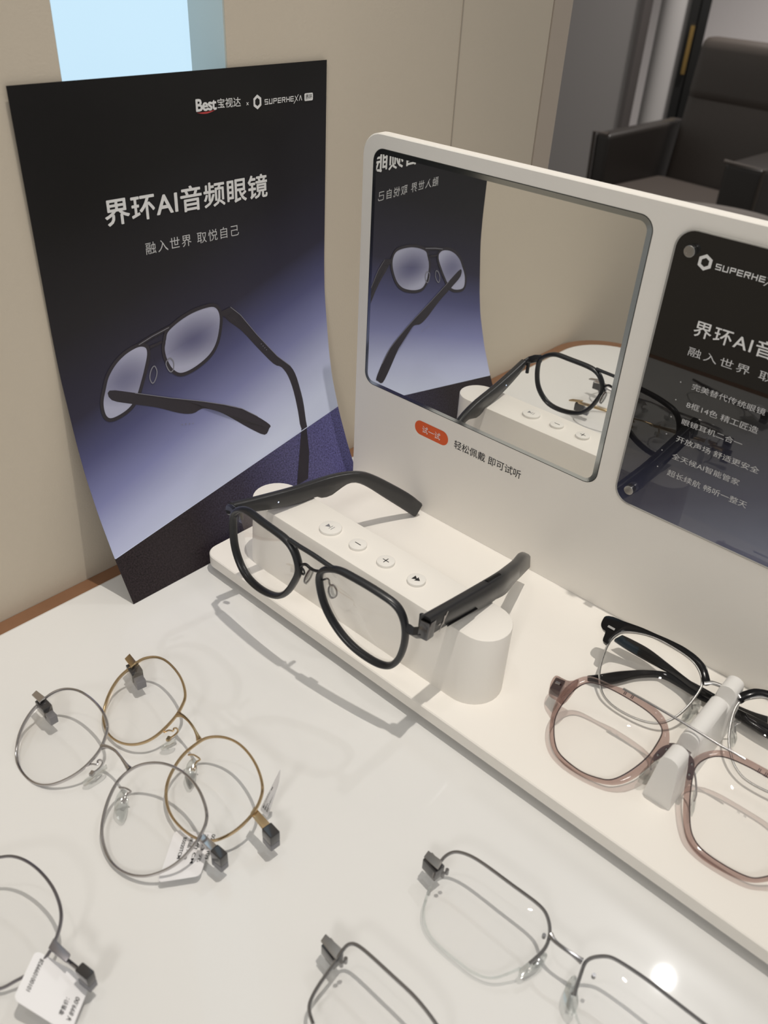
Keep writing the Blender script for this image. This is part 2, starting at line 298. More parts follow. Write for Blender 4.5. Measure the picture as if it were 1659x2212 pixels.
  'padR': [[115.81,-269.51,-7.0],[111.86,-265.58,-7.0],[111.4,-262.05,-7.0],[113.91,-260.91,-7.0],[118.41,-264.37,-7.0],[121.15,-269.37,-7.0]],
  'wireR': [[114.41,-264.55,3.0],[114.95,-262.29,1.0],[116.22,-260.53,-2.0],[114.81,-261.82,-4.0],[114.51,-263.63,-7.0]],
  'tag': [[157.18,-276.08,-8.5],[167.35,-262.02,-8.5],[153.52,-244.44,-11.5],[140.33,-255.48,-11.5]],
 },
 'grey': {
  'rimR': [[104.45,-340.87,-1.52],[101.28,-336.68,1.07],[102.15,-330.7,3.81],[106.77,-324.01,6.24],[113.35,-317.67,8.16],[115.3,-315.56,8.84],[118.14,-313.59,9.3],[122.37,-311.69,9.48],[127.97,-310.29,9.19],[133.43,-309.69,8.52],[139.04,-309.67,7.55],[143.98,-310.48,6.3],[147.81,-311.75,5.02],[150.4,-313.24,3.85],[152.53,-315.42,2.42],[154.28,-318.21,0.76],[155.89,-322.1,-1.4],[156.18,-326.67,-3.66],[155.22,-331.17,-5.67],[153.08,-335.27,-7.28],[151.93,-338.05,-8.42],[150.44,-340.6,-9.4],[146.48,-344.32,-10.51],[140.38,-347.95,-11.2],[132.82,-350.03,-10.89],[124.52,-349.87,-9.37],[116.42,-347.62,-6.86],[109.41,-344.25,-4.02]],
  'plateR': [[155.54,-319.32,4.5],[164.78,-318.0,3.5],[166.24,-320.67,3.5],[157.46,-322.58,4.5]],
  'cubeR': [[163.35,-312.4,-1.0],[173.25,-310.28,-1.0],[166.66,-314.2,-13.0],[158.71,-316.24,-13.0]],
  'tag': [[184.06,-331.67,-7.0],[162.09,-339.91,-1.0],[151.74,-325.47,-1.0],[173.24,-316.31,-7.0]],
 },
 'semiA': {
  'topL': [[240.29,-198.45,-1.86],[239.03,-195.32,-0.12],[238.69,-190.94,2.31],[239.84,-187.88,4.01],[242.42,-185.6,5.28],[248.37,-183.81,6.29],[256.65,-183.2,6.63],[267.78,-182.91,6.81],[275.76,-182.56,7.01],[281.89,-182.65,6.97],[285.62,-184.05,6.2],[289.09,-187.23,4.44],[290.71,-191.57,2.03],[290.05,-195.79,-0.32],[288.86,-199.3,-2.27]],
  'botL': [[287.29,-202.31,-3.95],[283.65,-207.72,-6.96],[279.91,-211.39,-9.0],[273.57,-213.65,-10.26],[265.65,-214.24,-10.6],[257.21,-214.49,-10.75],[250.41,-213.49,-10.2],[245.15,-210.16,-8.36],[242.16,-205.15,-5.58],[240.94,-201.24,-3.41]],
  'bridge': [[289.64,-187.95,4.04],[292.61,-188.96,3.48],[296.54,-189.08,3.42],[300.05,-188.69,3.64],[304.04,-188.17,3.93]],
  'topR': [[307.95,-198.04,-1.55],[307.02,-195.61,-0.2],[305.98,-191.66,1.99],[305.07,-187.88,4.09],[306.21,-185.2,5.59],[309.24,-182.58,7.04],[311.94,-181.25,7.79],[316.26,-180.57,8.17],[325.15,-179.87,8.57],[335.3,-179.81,8.62],[347.22,-179.71,8.69],[354.58,-179.7,8.7],[359.23,-180.59,8.22],[362.26,-183.96,6.35]],
  'botR': [[364.21,-188.92,3.59],[363.69,-194.72,0.37],[360.28,-199.04,-2.03],[352.48,-203.04,-4.26],[338.67,-204.92,-5.33],[325.26,-205.15,-5.47],[315.32,-204.44,-5.09],[309.94,-201.24,-3.32]],
  'plateL': [[231.88,-195.12,1.0],[231.39,-191.44,1.0],[239.44,-192.5,3.5],[240.27,-196.43,3.5]],
  'padL': [[286.55,-201.73,-8.0],[287.43,-196.64,-8.0],[288.31,-191.46,-8.0],[290.46,-189.03,-8.0],[291.68,-190.39,-8.0],[291.71,-194.65,-8.0],[289.95,-199.87,-8.0],[288.47,-202.69,-8.0]],
  'padR': [[304.54,-198.82,-7.0],[302.8,-193.73,-7.0],[303.0,-189.75,-7.0],[304.52,-189.33,-7.0],[307.36,-193.43,-7.0],[310.13,-197.44,-7.0],[310.51,-201.31,-7.0],[307.98,-201.46,-7.0]],
 },
 'semiB': {
  'topL': [[244.39,-270.56,-4.63],[240.33,-268.82,-4.03],[238.17,-266.08,-3.04],[237.1,-260.75,-1.09],[236.85,-254.67,1.14],[236.41,-249.8,2.93],[236.12,-246.52,4.13],[236.89,-244.29,4.96],[239.93,-242.83,5.53],[248.36,-242.49,5.74],[258.18,-242.4,5.88],[267.66,-242.31,6.01],[278.21,-243.8,5.57],[283.73,-245.75,4.91],[287.38,-250.02,3.38],[287.7,-254.76,1.64],[286.75,-257.98,0.44]],
  'botL': [[285.8,-261.19,-0.75],[282.38,-265.86,-2.5],[274.82,-268.9,-3.7],[263.33,-270.95,-4.57],[251.59,-271.88,-5.03],[246.85,-270.8,-4.69]],
  'plateL': [[226.45,-249.76,1.0],[225.87,-246.48,1.0],[235.73,-247.17,3.5],[236.6,-251.5,3.5]],
 },
 'pink': {
  'inL': [[232.54,-91.79,15.91],[233.63,-85.28,20.21],[236.09,-81.1,22.97],[239.36,-79.08,24.3],[245.54,-77.88,25.09],[252.89,-77.38,25.42],[261.17,-77.34,25.44],[268.9,-77.83,25.12],[274.22,-79.22,24.2],[277.16,-80.88,23.11],[278.26,-83.54,21.36],[278.39,-87.36,18.83],[278.26,-91.31,16.23],[277.1,-95.82,13.25],[274.91,-100.91,9.89],[272.24,-105.32,6.98],[269.27,-108.32,5.0],[264.59,-110.05,3.86],[258.12,-111.51,2.9],[251.22,-111.53,2.88],[244.19,-110.55,3.53],[240.0,-108.22,5.07],[235.77,-103.8,7.98],[232.88,-98.53,11.46]],
  'outL': [[229.11,-89.45,17.45],[230.48,-83.8,21.18],[233.47,-79.74,23.86],[236.65,-77.57,25.29],[241.53,-76.67,25.89],[247.41,-76.18,26.21],[253.41,-74.91,27.05],[260.77,-74.65,27.22],[269.16,-75.03,26.97],[274.74,-76.3,26.13],[278.74,-78.7,24.55],[281.4,-81.78,22.51],[283.06,-85.38,20.14],[282.06,-90.12,17.01],[281.0,-94.24,14.29],[279.15,-99.76,10.65],[276.72,-104.46,7.54],[272.93,-108.31,5.01],[268.08,-110.73,3.41],[261.84,-112.41,2.3],[254.14,-113.34,1.69],[246.88,-113.01,1.9],[240.34,-110.72,3.42],[235.19,-106.17,6.42],[231.38,-100.05,10.46],[229.48,-94.15,14.35]],
  'inR': [[297.97,-89.58,17.37],[297.25,-85.92,19.78],[298.61,-82.32,22.16],[301.85,-79.04,24.32],[306.04,-77.29,25.48],[312.01,-76.39,26.07],[318.16,-75.95,26.36],[323.72,-75.86,26.42],[330.04,-75.94,26.37],[335.76,-77.37,25.43],[340.1,-80.68,23.24],[343.12,-85.84,19.84],[344.84,-92.81,15.24],[344.94,-98.97,11.17],[343.82,-103.03,8.49],[341.67,-105.48,6.87],[339.42,-107.61,5.47],[336.8,-109.23,4.4],[331.94,-110.26,3.72],[326.04,-110.76,3.39],[319.77,-110.85,3.33],[314.17,-110.16,3.78],[309.89,-108.13,5.12],[306.92,-105.13,7.1],[303.61,-100.45,10.2],[300.45,-94.96,13.82]],
  'outR': [[296.05,-91.3,16.23],[294.27,-86.05,19.7],[296.61,-80.81,23.16],[300.91,-77.06,25.63],[305.85,-74.9,27.06],[311.83,-74.01,27.64],[318.07,-73.73,27.83],[323.67,-73.59,27.92],[330.48,-73.59,27.92],[336.78,-75.0,26.99],[342.06,-78.94,24.39],[345.55,-84.95,20.42],[347.28,-92.46,15.47],[347.4,-99.14,11.06],[345.66,-104.13,7.77],[343.01,-106.61,6.13],[340.27,-108.99,4.56],[337.17,-110.81,3.36],[332.0,-112.32,2.36],[326.25,-113.04,1.88],[319.53,-113.43,1.63],[313.94,-112.77,2.06],[309.14,-110.96,3.25],[305.97,-108.1,5.14],[302.81,-103.96,7.88],[300.03,-99.5,10.82],[297.81,-95.26,13.62]],
  'end': [[218.56,-77.52,13.0],[222.42,-78.06,14.5],[228.25,-81.06,18.5],[232.46,-80.25,22.5],[233.56,-85.77,22.0],[233.22,-93.84,19.0],[229.21,-91.37,17.0],[223.05,-88.31,13.0],[219.72,-83.56,12.0]],
  'bar': [[253.7,-78.17,30.29],[265.35,-77.83,30.51],[279.58,-77.66,30.62],[293.42,-77.73,30.58],[302.19,-77.87,30.49],[307.9,-77.58,30.68],[313.07,-77.61,30.66]],
  'insL': [[280.77,-93.84,17.19],[280.36,-91.2,18.94],[281.38,-88.06,21.01],[283.2,-86.08,22.32],[284.68,-85.69,22.57],[284.71,-87.79,21.19],[283.24,-91.8,18.54],[281.75,-94.24,16.93]],
  'insR': [[292.8,-85.44,22.74],[295.19,-85.97,22.39],[296.74,-87.59,21.31],[298.04,-90.28,19.54],[298.49,-92.49,18.08],[297.72,-93.56,17.38],[296.49,-93.03,17.73],[294.73,-89.37,20.14]],
  'bridge': [[283.32,-85.23,20.24],[285.42,-84.18,20.93],[288.66,-83.83,21.16],[292.8,-84.04,21.03]],
  'padL': [[278.57,-98.57,6.0],[278.45,-90.89,6.0],[279.75,-85.06,6.0],[281.29,-82.39,6.0],[282.66,-87.85,6.0],[282.58,-94.6,6.0],[281.37,-99.08,6.0]],
  'padR': [[304.38,-98.52,6.0],[301.92,-92.69,6.0],[300.22,-86.97,6.0],[301.95,-88.46,6.0],[304.09,-93.68,6.0],[305.73,-99.23,6.0]],
  'wireR': [[298.65,-88.46,10.0],[298.95,-87.09,12.0],[299.46,-84.43,13.0],[300.99,-83.45,12.0],[300.19,-84.79,11.0],[298.4,-83.31,10.0]],
  'marks': [[254.9,-77.23,27.8],[258.6,-77.14,27.85],[319.69,-76.71,28.14],[322.65,-76.71,28.14]],
 },
 'black': {
  'browL': [[218.93,-31.49,23.63],[222.28,-30.16,24.45],[227.84,-29.62,24.78],[232.4,-28.94,25.21],[238.45,-28.09,25.73],[244.69,-27.66,26.0],[250.76,-27.12,26.33],[255.35,-26.87,26.49],[259.97,-26.73,26.58],[264.03,-27.01,26.41],[267.41,-27.47,26.12],[271.05,-28.38,25.55],[274.62,-29.82,24.66],[277.04,-31.85,23.4],[278.53,-33.25,22.54],[279.95,-35.26,21.29],[276.97,-36.89,20.28],[274.6,-33.91,22.13],[272.35,-32.17,23.21],[269.51,-30.71,24.11],[266.65,-29.84,24.65],[263.63,-29.34,24.96],[259.05,-28.89,25.24],[254.16,-28.65,25.39],[249.37,-28.63,25.4],[244.79,-29.01,25.16],[241.17,-29.66,24.76],[237.03,-30.8,24.05],[233.7,-31.99,23.32],[230.72,-33.7,22.26],[228.92,-35.91,20.89],[227.98,-38.14,19.5],[227.78,-40.23,18.21],[227.83,-42.41,16.85],[224.81,-42.35,16.89],[223.95,-39.86,18.43],[223.19,-37.87,19.67],[221.96,-37.71,19.77],[220.23,-37.1,20.15],[219.0,-35.64,21.05],[218.52,-33.31,22.5]],
  'rimL': [[227.86,-39.16,18.87],[227.79,-42.59,16.74],[229.03,-47.82,13.5],[230.94,-53.01,10.28],[233.27,-57.14,7.72],[236.65,-60.64,5.55],[240.19,-63.23,3.95],[245.44,-64.81,2.97],[251.38,-65.2,2.73],[257.51,-64.84,2.95],[263.79,-63.69,3.66],[269.27,-61.53,5.0],[273.06,-58.09,7.13],[275.73,-52.99,10.29],[277.15,-47.14,13.92],[277.59,-41.45,17.45],[277.21,-37.27,20.04],[274.32,-33.7,22.26],[269.58,-30.82,24.04],[263.7,-29.46,24.89],[254.24,-28.76,25.32],[244.87,-29.12,25.09],[237.11,-30.92,23.98],[230.81,-33.82,22.18],[229.01,-36.02,20.81]],
  'bridge': [[277.82,-37.16,20.11],[280.75,-35.34,21.24],[284.72,-34.62,21.69],[289.69,-34.41,21.82],[293.31,-34.43,21.81],[295.15,-35.33,21.24]],
  'browR': [[293.31,-34.43,21.81],[294.16,-32.31,23.12],[295.33,-30.72,24.1],[298.07,-28.21,25.66],[300.85,-26.97,26.43],[303.76,-26.08,26.98],[310.07,-24.94,27.69],[319.24,-24.39,28.03],[328.13,-24.92,27.7],[333.6,-26.59,26.66],[334.03,-29.72,24.73],[331.17,-32.7,22.88],[328.75,-30.7,24.11],[321.63,-28.59,25.43],[311.77,-27.86,25.88],[305.22,-28.54,25.45],[301.87,-29.83,24.66],[298.95,-32.01,23.3],[297.29,-33.93,22.11],[296.08,-36.03,20.81]],
  'rimR': [[295.35,-36.01,20.83],[295.64,-41.1,17.67],[297.65,-47.0,14.01],[300.32,-52.43,10.64],[305.11,-57.89,7.26],[308.8,-60.48,5.65],[313.18,-62.25,4.55],[318.16,-62.62,4.32],[325.12,-62.09,4.65],[330.86,-60.6,5.58],[336.61,-57.16,7.71],[338.51,-51.51,11.22],[337.13,-44.51,15.55],[334.48,-37.48,19.91],[329.04,-31.22,23.8],[321.69,-28.69,25.36],[311.83,-27.96,25.81],[305.28,-28.65,25.39],[301.93,-29.94,24.59],[299.02,-32.12,23.24],[297.22,-33.83,22.18]],
  't1top': [[227.12,-22.26,10.5],[233.67,-21.62,10.5],[243.04,-21.72,10.5],[255.18,-24.46,10.5],[267.88,-27.52,10.5],[280.17,-29.01,10.5],[294.18,-28.58,10.5],[302.55,-27.73,10.5],[309.41,-27.24,10.5],[318.79,-25.99,10.5]],
  't1bot': [[224.72,-26.75,8.5],[231.39,-27.51,8.5],[240.1,-27.87,8.5],[252.44,-27.64,8.5],[260.38,-27.33,8.5],[273.17,-29.27,8.5],[283.42,-29.89,8.5],[295.6,-32.17,8.5],[304.72,-33.24,8.5],[312.54,-33.5,8.5],[322.1,-33.06,8.5]],
  't2top': [[227.68,-58.95,6.5],[231.5,-53.67,6.5],[235.49,-47.48,6.5],[239.78,-41.7,6.5],[247.58,-33.1,6.5],[256.4,-26.4,6.5],[265.54,-23.69,6.5],[273.92,-23.06,6.5],[281.62,-22.96,6.5],[292.61,-22.12,6.5],[300.82,-20.53,6.5],[307.08,-18.2,6.5]],
  't2bot': [[228.37,-59.09,4.5],[232.08,-58.2,4.5],[235.88,-56.07,4.5],[239.6,-50.92,4.5],[242.45,-45.63,4.5],[246.63,-38.12,4.5],[254.59,-29.81,4.5],[262.9,-28.62,4.5],[274.22,-29.13,4.5],[281.65,-28.5,4.5],[294.92,-27.84,4.5],[302.91,-27.62,4.5],[310.66,-25.6,4.5]],
  'padL': [[276.51,-50.69,6.0],[275.92,-44.8,6.0],[275.84,-38.27,6.0],[278.05,-34.04,6.0],[280.07,-36.7,6.0],[280.37,-42.96,6.0],[279.18,-49.95,6.0]],
  'padR': [[300.47,-46.84,5.0],[297.72,-39.72,5.0],[298.36,-37.83,5.0],[301.0,-41.43,5.0],[302.59,-45.95,5.0],[301.95,-47.79,5.0]],
  'wireR': [[296.34,-42.13,12.0],[296.95,-41.75,13.0],[299.85,-38.63,12.0],[298.68,-41.06,11.0],[299.98,-42.33,8.0]],
 },
 'poster': {
  'prof': [[-0.8,-12.8],[-2.966,-8.661],[-5.132,-4.522],[-7.283,-0.376],[-9.394,3.791],[-11.483,7.969],[-13.534,12.166],[-15.426,16.437],[-17.205,20.756],[-18.971,25.08],[-20.738,29.405],[-22.492,33.734],[-24.117,38.113],[-25.539,42.562],[-26.913,47.027],[-28.285,51.492],[-29.656,55.958],[-30.953,60.445],[-31.962,65.005],[-32.809,69.599],[-33.644,74.195],[-34.448,78.796],[-35.109,83.42],[-35.681,88.056],[-36.245,92.693],[-36.81,97.331],[-37.368,101.968],[-37.902,106.609],[-38.422,111.251],[-38.936,115.894],[-39.352,120.546],[-39.555,125.213],[-39.696,129.882],[-39.836,134.551],[-39.951,139.221],[-39.971,143.892],[-39.943,148.563],[-39.912,153.235],[-39.881,157.906],[-39.849,162.577],[-39.818,167.248],[-39.787,171.919],[-39.756,176.59],[-39.725,181.262],[-39.694,185.933],[-39.663,190.604],[-39.631,195.275],[-39.6,199.946],[-39.569,204.617],[-39.538,209.289],[-39.507,213.96],[-39.476,218.631],[-39.445,223.302],[-39.413,227.973],[-39.379,232.644],[-39.344,237.315],[-39.308,241.987],[-39.272,246.658],[-39.236,251.329],[-39.2,256.0]],
  'len': 275.6,
  'corners': [[0.93,275.32],[192.32,270.67],[0.34,0.0]],
  'title': [[38.58,209.05],[144.46,207.53],[40.1,222.34],[144.18,219.91]],
  'sub': [[59.7,190.44],[122.41,189.18],[59.93,196.77],[122.1,195.57]],
  'best': [[98.33,256.83],[111.12,256.8],[98.81,262.21],[111.55,262.5]],
  'bao': [[112.06,257.17],[127.56,256.73],[112.39,261.55],[127.84,261.67]],
  'x': [[131.77,257.74]],
  'hex': [[138.75,254.4],[139.06,261.71],[135.99,258.31],[142.18,257.8]],
  'sup': [[144.13,256.72],[173.13,255.27],[144.22,259.48],[173.13,258.63]],
  'box': [[173.85,255.21],[181.12,254.86],[173.85,259.05],[180.72,258.77]],
  'split': [[-0.13,29.21],[81.66,39.43],[189.52,58.01]],
  'rimL': [[22.39,124.74],[25.98,131.38],[32.14,137.22],[39.19,140.95],[46.62,142.7],[50.87,142.14],[53.4,139.84],[53.31,135.53],[50.5,129.1],[46.84,122.22],[41.21,113.25],[35.03,108.54],[27.32,106.46],[21.71,106.81],[19.1,110.68],[19.4,117.87]],
  'rimR': [[64.65,140.23],[66.96,145.58],[74.35,149.57],[84.0,152.38],[93.62,153.29],[100.82,152.57],[104.58,149.18],[105.65,143.4],[103.77,135.61],[100.03,128.3],[94.1,123.0],[85.18,119.34],[76.76,117.71],[70.55,118.51],[65.96,123.07],[63.46,129.91],[63.13,136.01]],
  'bar1': [[48.1,142.93],[57.23,145.35],[68.74,147.48]],
  'bar2': [[54.85,139.69],[59.35,140.0],[63.21,140.63]],
  'ep': [[106.06,147.44],[112.88,148.48],[115.12,145.14],[108.99,143.23],[106.12,144.67]],
  'tR': [[112.88,148.48],[119.97,141.8],[131.14,126.11],[145.35,108.11],[155.62,98.22],[159.89,88.4],[161.68,73.69],[160.41,58.16],[159.75,52.75],[154.87,54.94],[155.47,66.23],[155.33,80.43],[152.58,92.21],[148.02,99.72],[141.88,103.84],[130.01,118.44],[119.53,132.09],[108.92,142.55]],
  'tL': [[25.48,123.09],[39.85,117.08],[61.91,106.8],[82.75,97.74],[98.24,90.41],[111.0,83.43],[121.6,74.56],[130.08,65.8],[128.85,63.59],[124.2,60.88],[114.25,68.72],[102.82,79.47],[93.99,86.96],[84.88,92.25],[80.83,92.9],[74.88,92.33],[65.93,95.83],[52.04,104.1],[37.09,111.24],[25.57,117.39]],
  'padL': [[55.55,128.25],[56.61,124.57],[54.7,120.43],[52.4,118.85],[51.3,122.17],[52.92,126.37]],
  'padR': [[66.19,129.78],[68.31,127.13],[67.43,122.63],[64.98,122.01],[63.24,127.28]],
  'sh': [[155.24,54.81],[159.67,54.39],[156.2,36.95],[148.51,20.14],[137.81,19.47],[146.89,37.17]],
 },
 'board': {
  'pill': [[53.6,61.75],[80.72,59.77],[56.34,65.52],[78.19,56.02]],
  'pilltxt': [[59.87,56.96],[74.44,59.42],[60.01,63.37]],
  'txt': [[85.38,57.8],[135.5,59.45],[86.07,64.02]],
  'hex': [[209.26,209.53],[212.29,207.68],[212.36,204.17],[209.33,202.73],[206.28,204.63],[206.28,207.9]],
  'sup': [[214.6,204.88],[237.57,204.59],[214.44,206.88]],
  't1': [[213.43,173.32],[247.2,174.08],[212.46,180.84]],
  't2': [[212.72,163.45],[250.03,165.12],[212.67,167.83]],
  'bul': [[[218.91,148.12],[254.14,148.24],[219.05,151.31],[213.09,149.75]],[[218.75,138.47],[253.74,138.76],[218.76,141.81],[213.09,140.49]],[[218.84,129.49],[249.0,131.17],[218.9,132.55],[213.09,131.21]],[[218.53,119.82],[260.02,120.08],[218.47,123.02],[213.08,121.67]],[[218.85,110.16],[253.35,110.8],[218.74,113.42],[213.11,112.42]],[[218.8,100.37],[259.98,101.23],[218.7,103.9],[213.14,102.87]]],
  'stud': [[202.42,209.74],[202.33,83.95]],
  'studr': [[204.86,210.35],[205.0,85.23]],
 },
}
# ================================================================ SETTING
def multi_box(boxes):
    mb = MB()
    for lo, hi in boxes: mb.box(lo, hi)
    return mb
XW = -0.0412
# left wall with the lit slot (y -0.1548 .. -0.0606), ends at y = 0.2408
struct('wall_left', multi_box([((XW - 0.20, -1.3, FLOOR), (XW, -0.1548, 1.5)), ((XW - 0.20, -0.0606, FLOOR), (XW, 0.2408, 1.5)),
    ((XW - 0.20, -0.1548, FLOOR), (XW, -0.0606, 0.16)), ((XW - 0.20, -0.1548, 0.95), (XW, -0.0606, 1.5))]), MWALL, smooth=0)
struct('trim_1', multi_box([((XW - 0.05, 0.2421, FLOOR), (XW + 0.0006, 0.2665, 1.5))]), MWTRIM, smooth=0)
struct('trim_2', multi_box([((XW, 0.1336, FLOOR), (XW + 0.0004, 0.1346, 1.5))]), mat('wall_seam', (0.40, 0.35, 0.29), 0.7), smooth=0)
g = MB(); g.box((XW - 0.034, -0.1548, 0.16), (XW - 0.029, -0.0606, 0.95))
struct('window_1', g, MGLOW, smooth=0)
g = MB(); g.box((XW - 0.029, -0.0616, 0.16), (XW - 0.0003, -0.0606, 0.95)); g.box((XW - 0.029, -0.1548, 0.16), (XW - 0.0003, -0.1545, 0.95))
struct('trim_3', g, MREV, smooth=0)
struct('floor', multi_box([((-4.5, -1.5, FLOOR - 0.05), (2.5, 5.0, FLOOR))]), MFLOOR, smooth=0)
struct('wall_back', multi_box([((-4.5, 4.2, FLOOR), (-1.79, 4.3, 1.8)), ((-1.79, 4.2, FLOOR), (2.5, 4.3, 1.8))]), MLGREY, smooth=0)
# grey lounge wall, the pale round column and the dark edge beside it
struct('wall_side', multi_box([((-3.2, 3.30, FLOOR), (-1.574, 3.36, 1.8))]), MGREY, smooth=0)
t = thing('column', 'pale grey round column behind the armchair, left of the black door frame', 'column', (-1.472, 3.46, FLOOR))
c = MB(); c.cyl((-1.472, 3.46, FLOOR), (-1.472, 3.46, 1.8), 0.085, 48); part('shaft', c, MCOLM, t)
c = MB(); c.box((-1.572, 3.29, FLOOR), (-1.552, 3.36, 1.8)); part('edge_strip', c, mat('taupe_strip', (0.07, 0.062, 0.06), 0.5), t, smooth=0, label='dark brown edge strip')
d = MB()
dp = V((-1.385, 3.40, 0)); ddir = V((0.80, 0.35, 0)).normalized(); dn = V((-ddir.y, ddir.x, 0))
for o_ in (0.0, 0.042): d.obox(dp + ddir * o_ + V((0, 0, 0.5)), ddir * 0.017, dn * 0.02, V((0, 0, 1.29)))
d.obox(dp + ddir * 0.021 + V((0, 0, 0.5)) + dn * 0.01, ddir * 0.006, dn * 0.006, V((0, 0, 1.29)))
door = struct('door_1', d, MPOST, smooth=0)
h = MB(); h.obox(dp + ddir * 0.008 - dn * 0.03 + V((0, 0, -0.035)), ddir * 0.008, dn * 0.008, V((0, 0, 0.088))); hh = part('handle', h, MBRASS, door, smooth=0); hh['label'] = 'brass pull handle'
# ---------------------------------------------------------------- armchair in the lounge
def armchair(px, py, ang):
    r = thing('armchair', 'dark brown leather armchair with a high headrest, in the lounge beyond the counter', 'chair', (px, py, FLOOR))
    ca, sa = math.cos(ang), math.sin(ang); ux = V((ca, sa, 0)); uy = V((-sa, ca, 0)); o0 = V((px, py, FLOOR))
    def P(a, b, c): return o0 + ux * a + uy * b + V((0, 0, c))
    def rb(name, ctr, half, m, bev, label=None, tilt=0.0):
        mb = MB(); tz = V((0, 0, 1)) * math.cos(tilt) + uy * math.sin(tilt); ty = uy * math.cos(tilt) - V((0, 0, 1)) * math.sin(tilt)
        mb.obox(P(*ctr), ux * half[0], ty * half[1], tz * half[2]); return part(name, mb, m, r, label, bevel=bev, smooth=60)
    rb('seat_base', (0, 0, 0.20), (0.25, 0.27, 0.10), MLEATH2, 0.02)
    rb('seat_cushion', (0, -0.06, 0.365), (0.205, 0.27, 0.065), MLEATH, 0.03)
    rb('backrest', (0.03, 0.27, 0.56), (0.215, 0.055, 0.24), MLEATH, 0.035, tilt=0.12)
    rb('headrest', (0.04, 0.29, 0.765), (0.225, 0.06, 0.10), MLEATH, 0.04, tilt=0.10)
    for s in (-1, 1):
        mb = MB(); wd = 0.06 if s < 0 else 0.13
        outer = [P(s * 0.21, -0.12, 0.12), P(s * (0.20 + wd), -0.12, 0.12), P(s * (0.21 + wd), -0.13, 0.585), P(s * 0.212, -0.13, 0.585)]
        inner = [P(s * 0.21, 0.30, 0.12), P(s * (0.20 + wd), 0.30, 0.12), P(s * (0.21 + wd), 0.32, 0.60), P(s * 0.212, 0.32, 0.60)]
        mb.loft([outer, inner]); a = part('arm', mb, MLEATH2, r, bevel=0.015, smooth=60)
        mb = MB(); mb.tube([P(s * 0.212, -0.134, 0.588), P(s * (0.21 + wd), -0.134, 0.588), P(s * (0.20 + wd), -0.123, 0.12)], 0.006); part('piping', mb, MLEATH, a)
    for s in (-1, 1):
        for q in (-1, 1):
            mb = MB(); mb.cyl(P(s * 0.20, q * 0.20, 0.0), P(s * 0.20, q * 0.20, 0.11), 0.018, 12, 0.014); part('leg', mb, MPOST, r)
    return r
armchair(-0.869, 2.444, -0.12)
t = thing('side_table', 'taupe round side table just above the right end of the display board', 'table', (-0.335, 1.40, FLOOR))
o_ = MB(); rings = []
for rr, z in ((0.195, 0.612), (0.205, 0.616), (0.205, 0.630), (0.200, 0.634)):
    rings.append([V((-0.335 + rr * math.cos(q), 1.40 + rr * math.sin(q), FLOOR + z)) for q in [2 * math.pi * j / 56 for j in range(56)]])
o_.loft(rings); part('table_top', o_, MOTT, t)
o_ = MB(); o_.cyl((-0.335, 1.40, FLOOR + 0.015), (-0.335, 1.40, FLOOR + 0.612), 0.02, 20); part('pole', o_, MPOST, t)
o_ = MB(); o_.cyl((-0.335, 1.40, FLOOR), (-0.335, 1.40, FLOOR + 0.015), 0.14, 40, 0.13); part('base', o_, MPOST, t)
# ---------------------------------------------------------------- the counter
def outline(inset):
    x0 = XW + 0.0003 + inset; y0 = -0.394 + inset; x1 = 0.95; y1 = 0.29; r = 0.058 - inset * 0.6; P = []
    for j in range(13):
        q = math.radians(180 + 90 * j / 12); P.append((x0 + r + r * math.cos(q), y0 + r + r * math.sin(q)))
    return P + [(x1, y0), (x1, y1), (x0, y1)]
t = thing('counter', 'long display counter with a walnut rim and white glass top', 'counter', (0.4, -0.05, FLOOR))
w = MB(); P = outline(0); w.loft([[V((x, y, T - 0.040)) for x, y in P], [V((x, y, T - 0.001)) for x, y in P]]); part('wood_top', w, MWOOD, t, bevel=0.0005)
w = MB(); w.box((0.06, -0.30, FLOOR), (0.85, 0.20, T - 0.0402)); part('cabinet', w, MWTRIM, t, smooth=0)
P = outline(0.0102); Q = outline(0.0118); w = MB()
w.loft([[V((x, y, T - 0.0009)) for x, y in P], [V((x, y, T - 0.0007)) for x, y in P], [V((x, y, T)) for x, y in Q]]); part('glass_top', w, MGL, t, smooth=0, label='white back-painted glass sheet')
# ================================================================ DISPLAY STAND
t = thing('display_stand', 'white display stand with a base shelf and an upright board holding a mirror', 'display stand', (0.19, -0.06, T))
stand = t
def plan(x0, y0, x1, y1, r): return rrect(x0, y0, x1, y1, r, 8)
b = MB(); P = plan(0.0004, -0.1313, 0.395, 0.0085, 0.009); e = 0.0006
P2 = plan(0.0004 + e, -0.1313 + e, 0.395 - e, 0.0085 - e, 0.009 - e)
b.loft([[V((x, y, -0.008)) for x, y in P2], [V((x, y, -0.008 + e)) for x, y in P], [V((x, y, -e)) for x, y in P], [V((x, y, 0)) for x, y in P2]]); part('base', b, MW, t)
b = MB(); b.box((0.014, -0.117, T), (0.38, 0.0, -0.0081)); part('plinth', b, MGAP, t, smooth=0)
# upright board, rounded upper corners
def board_outline(e):
    r = 0.0125; x0, x1, z1 = 0.0003 + e, 0.378 - e, 0.2266 - e; P = [(x0, 0.0001), (x1, 0.0001)]
    for j in range(9): q = math.radians(90 * j / 8); P.append((x1 - r + r * math.cos(q), z1 - r + r * math.sin(q)))
    for j in range(9): q = math.radians(90 + 90 * j / 8); P.append((x0 + r + r * math.cos(q), z1 - r + r * math.sin(q)))
    return P
b = MB(); A = board_outline(0); Bq = board_outline(0.0005)
b.loft([[V((x, 0.0, z)) for x, z in Bq], [V((x, 0.0005, z)) for x, z in A], [V((x, 0.0070, z)) for x, z in A], [V((x, 0.0075, z)) for x, z in Bq]]); part('board', b, MW, t, smooth=25)
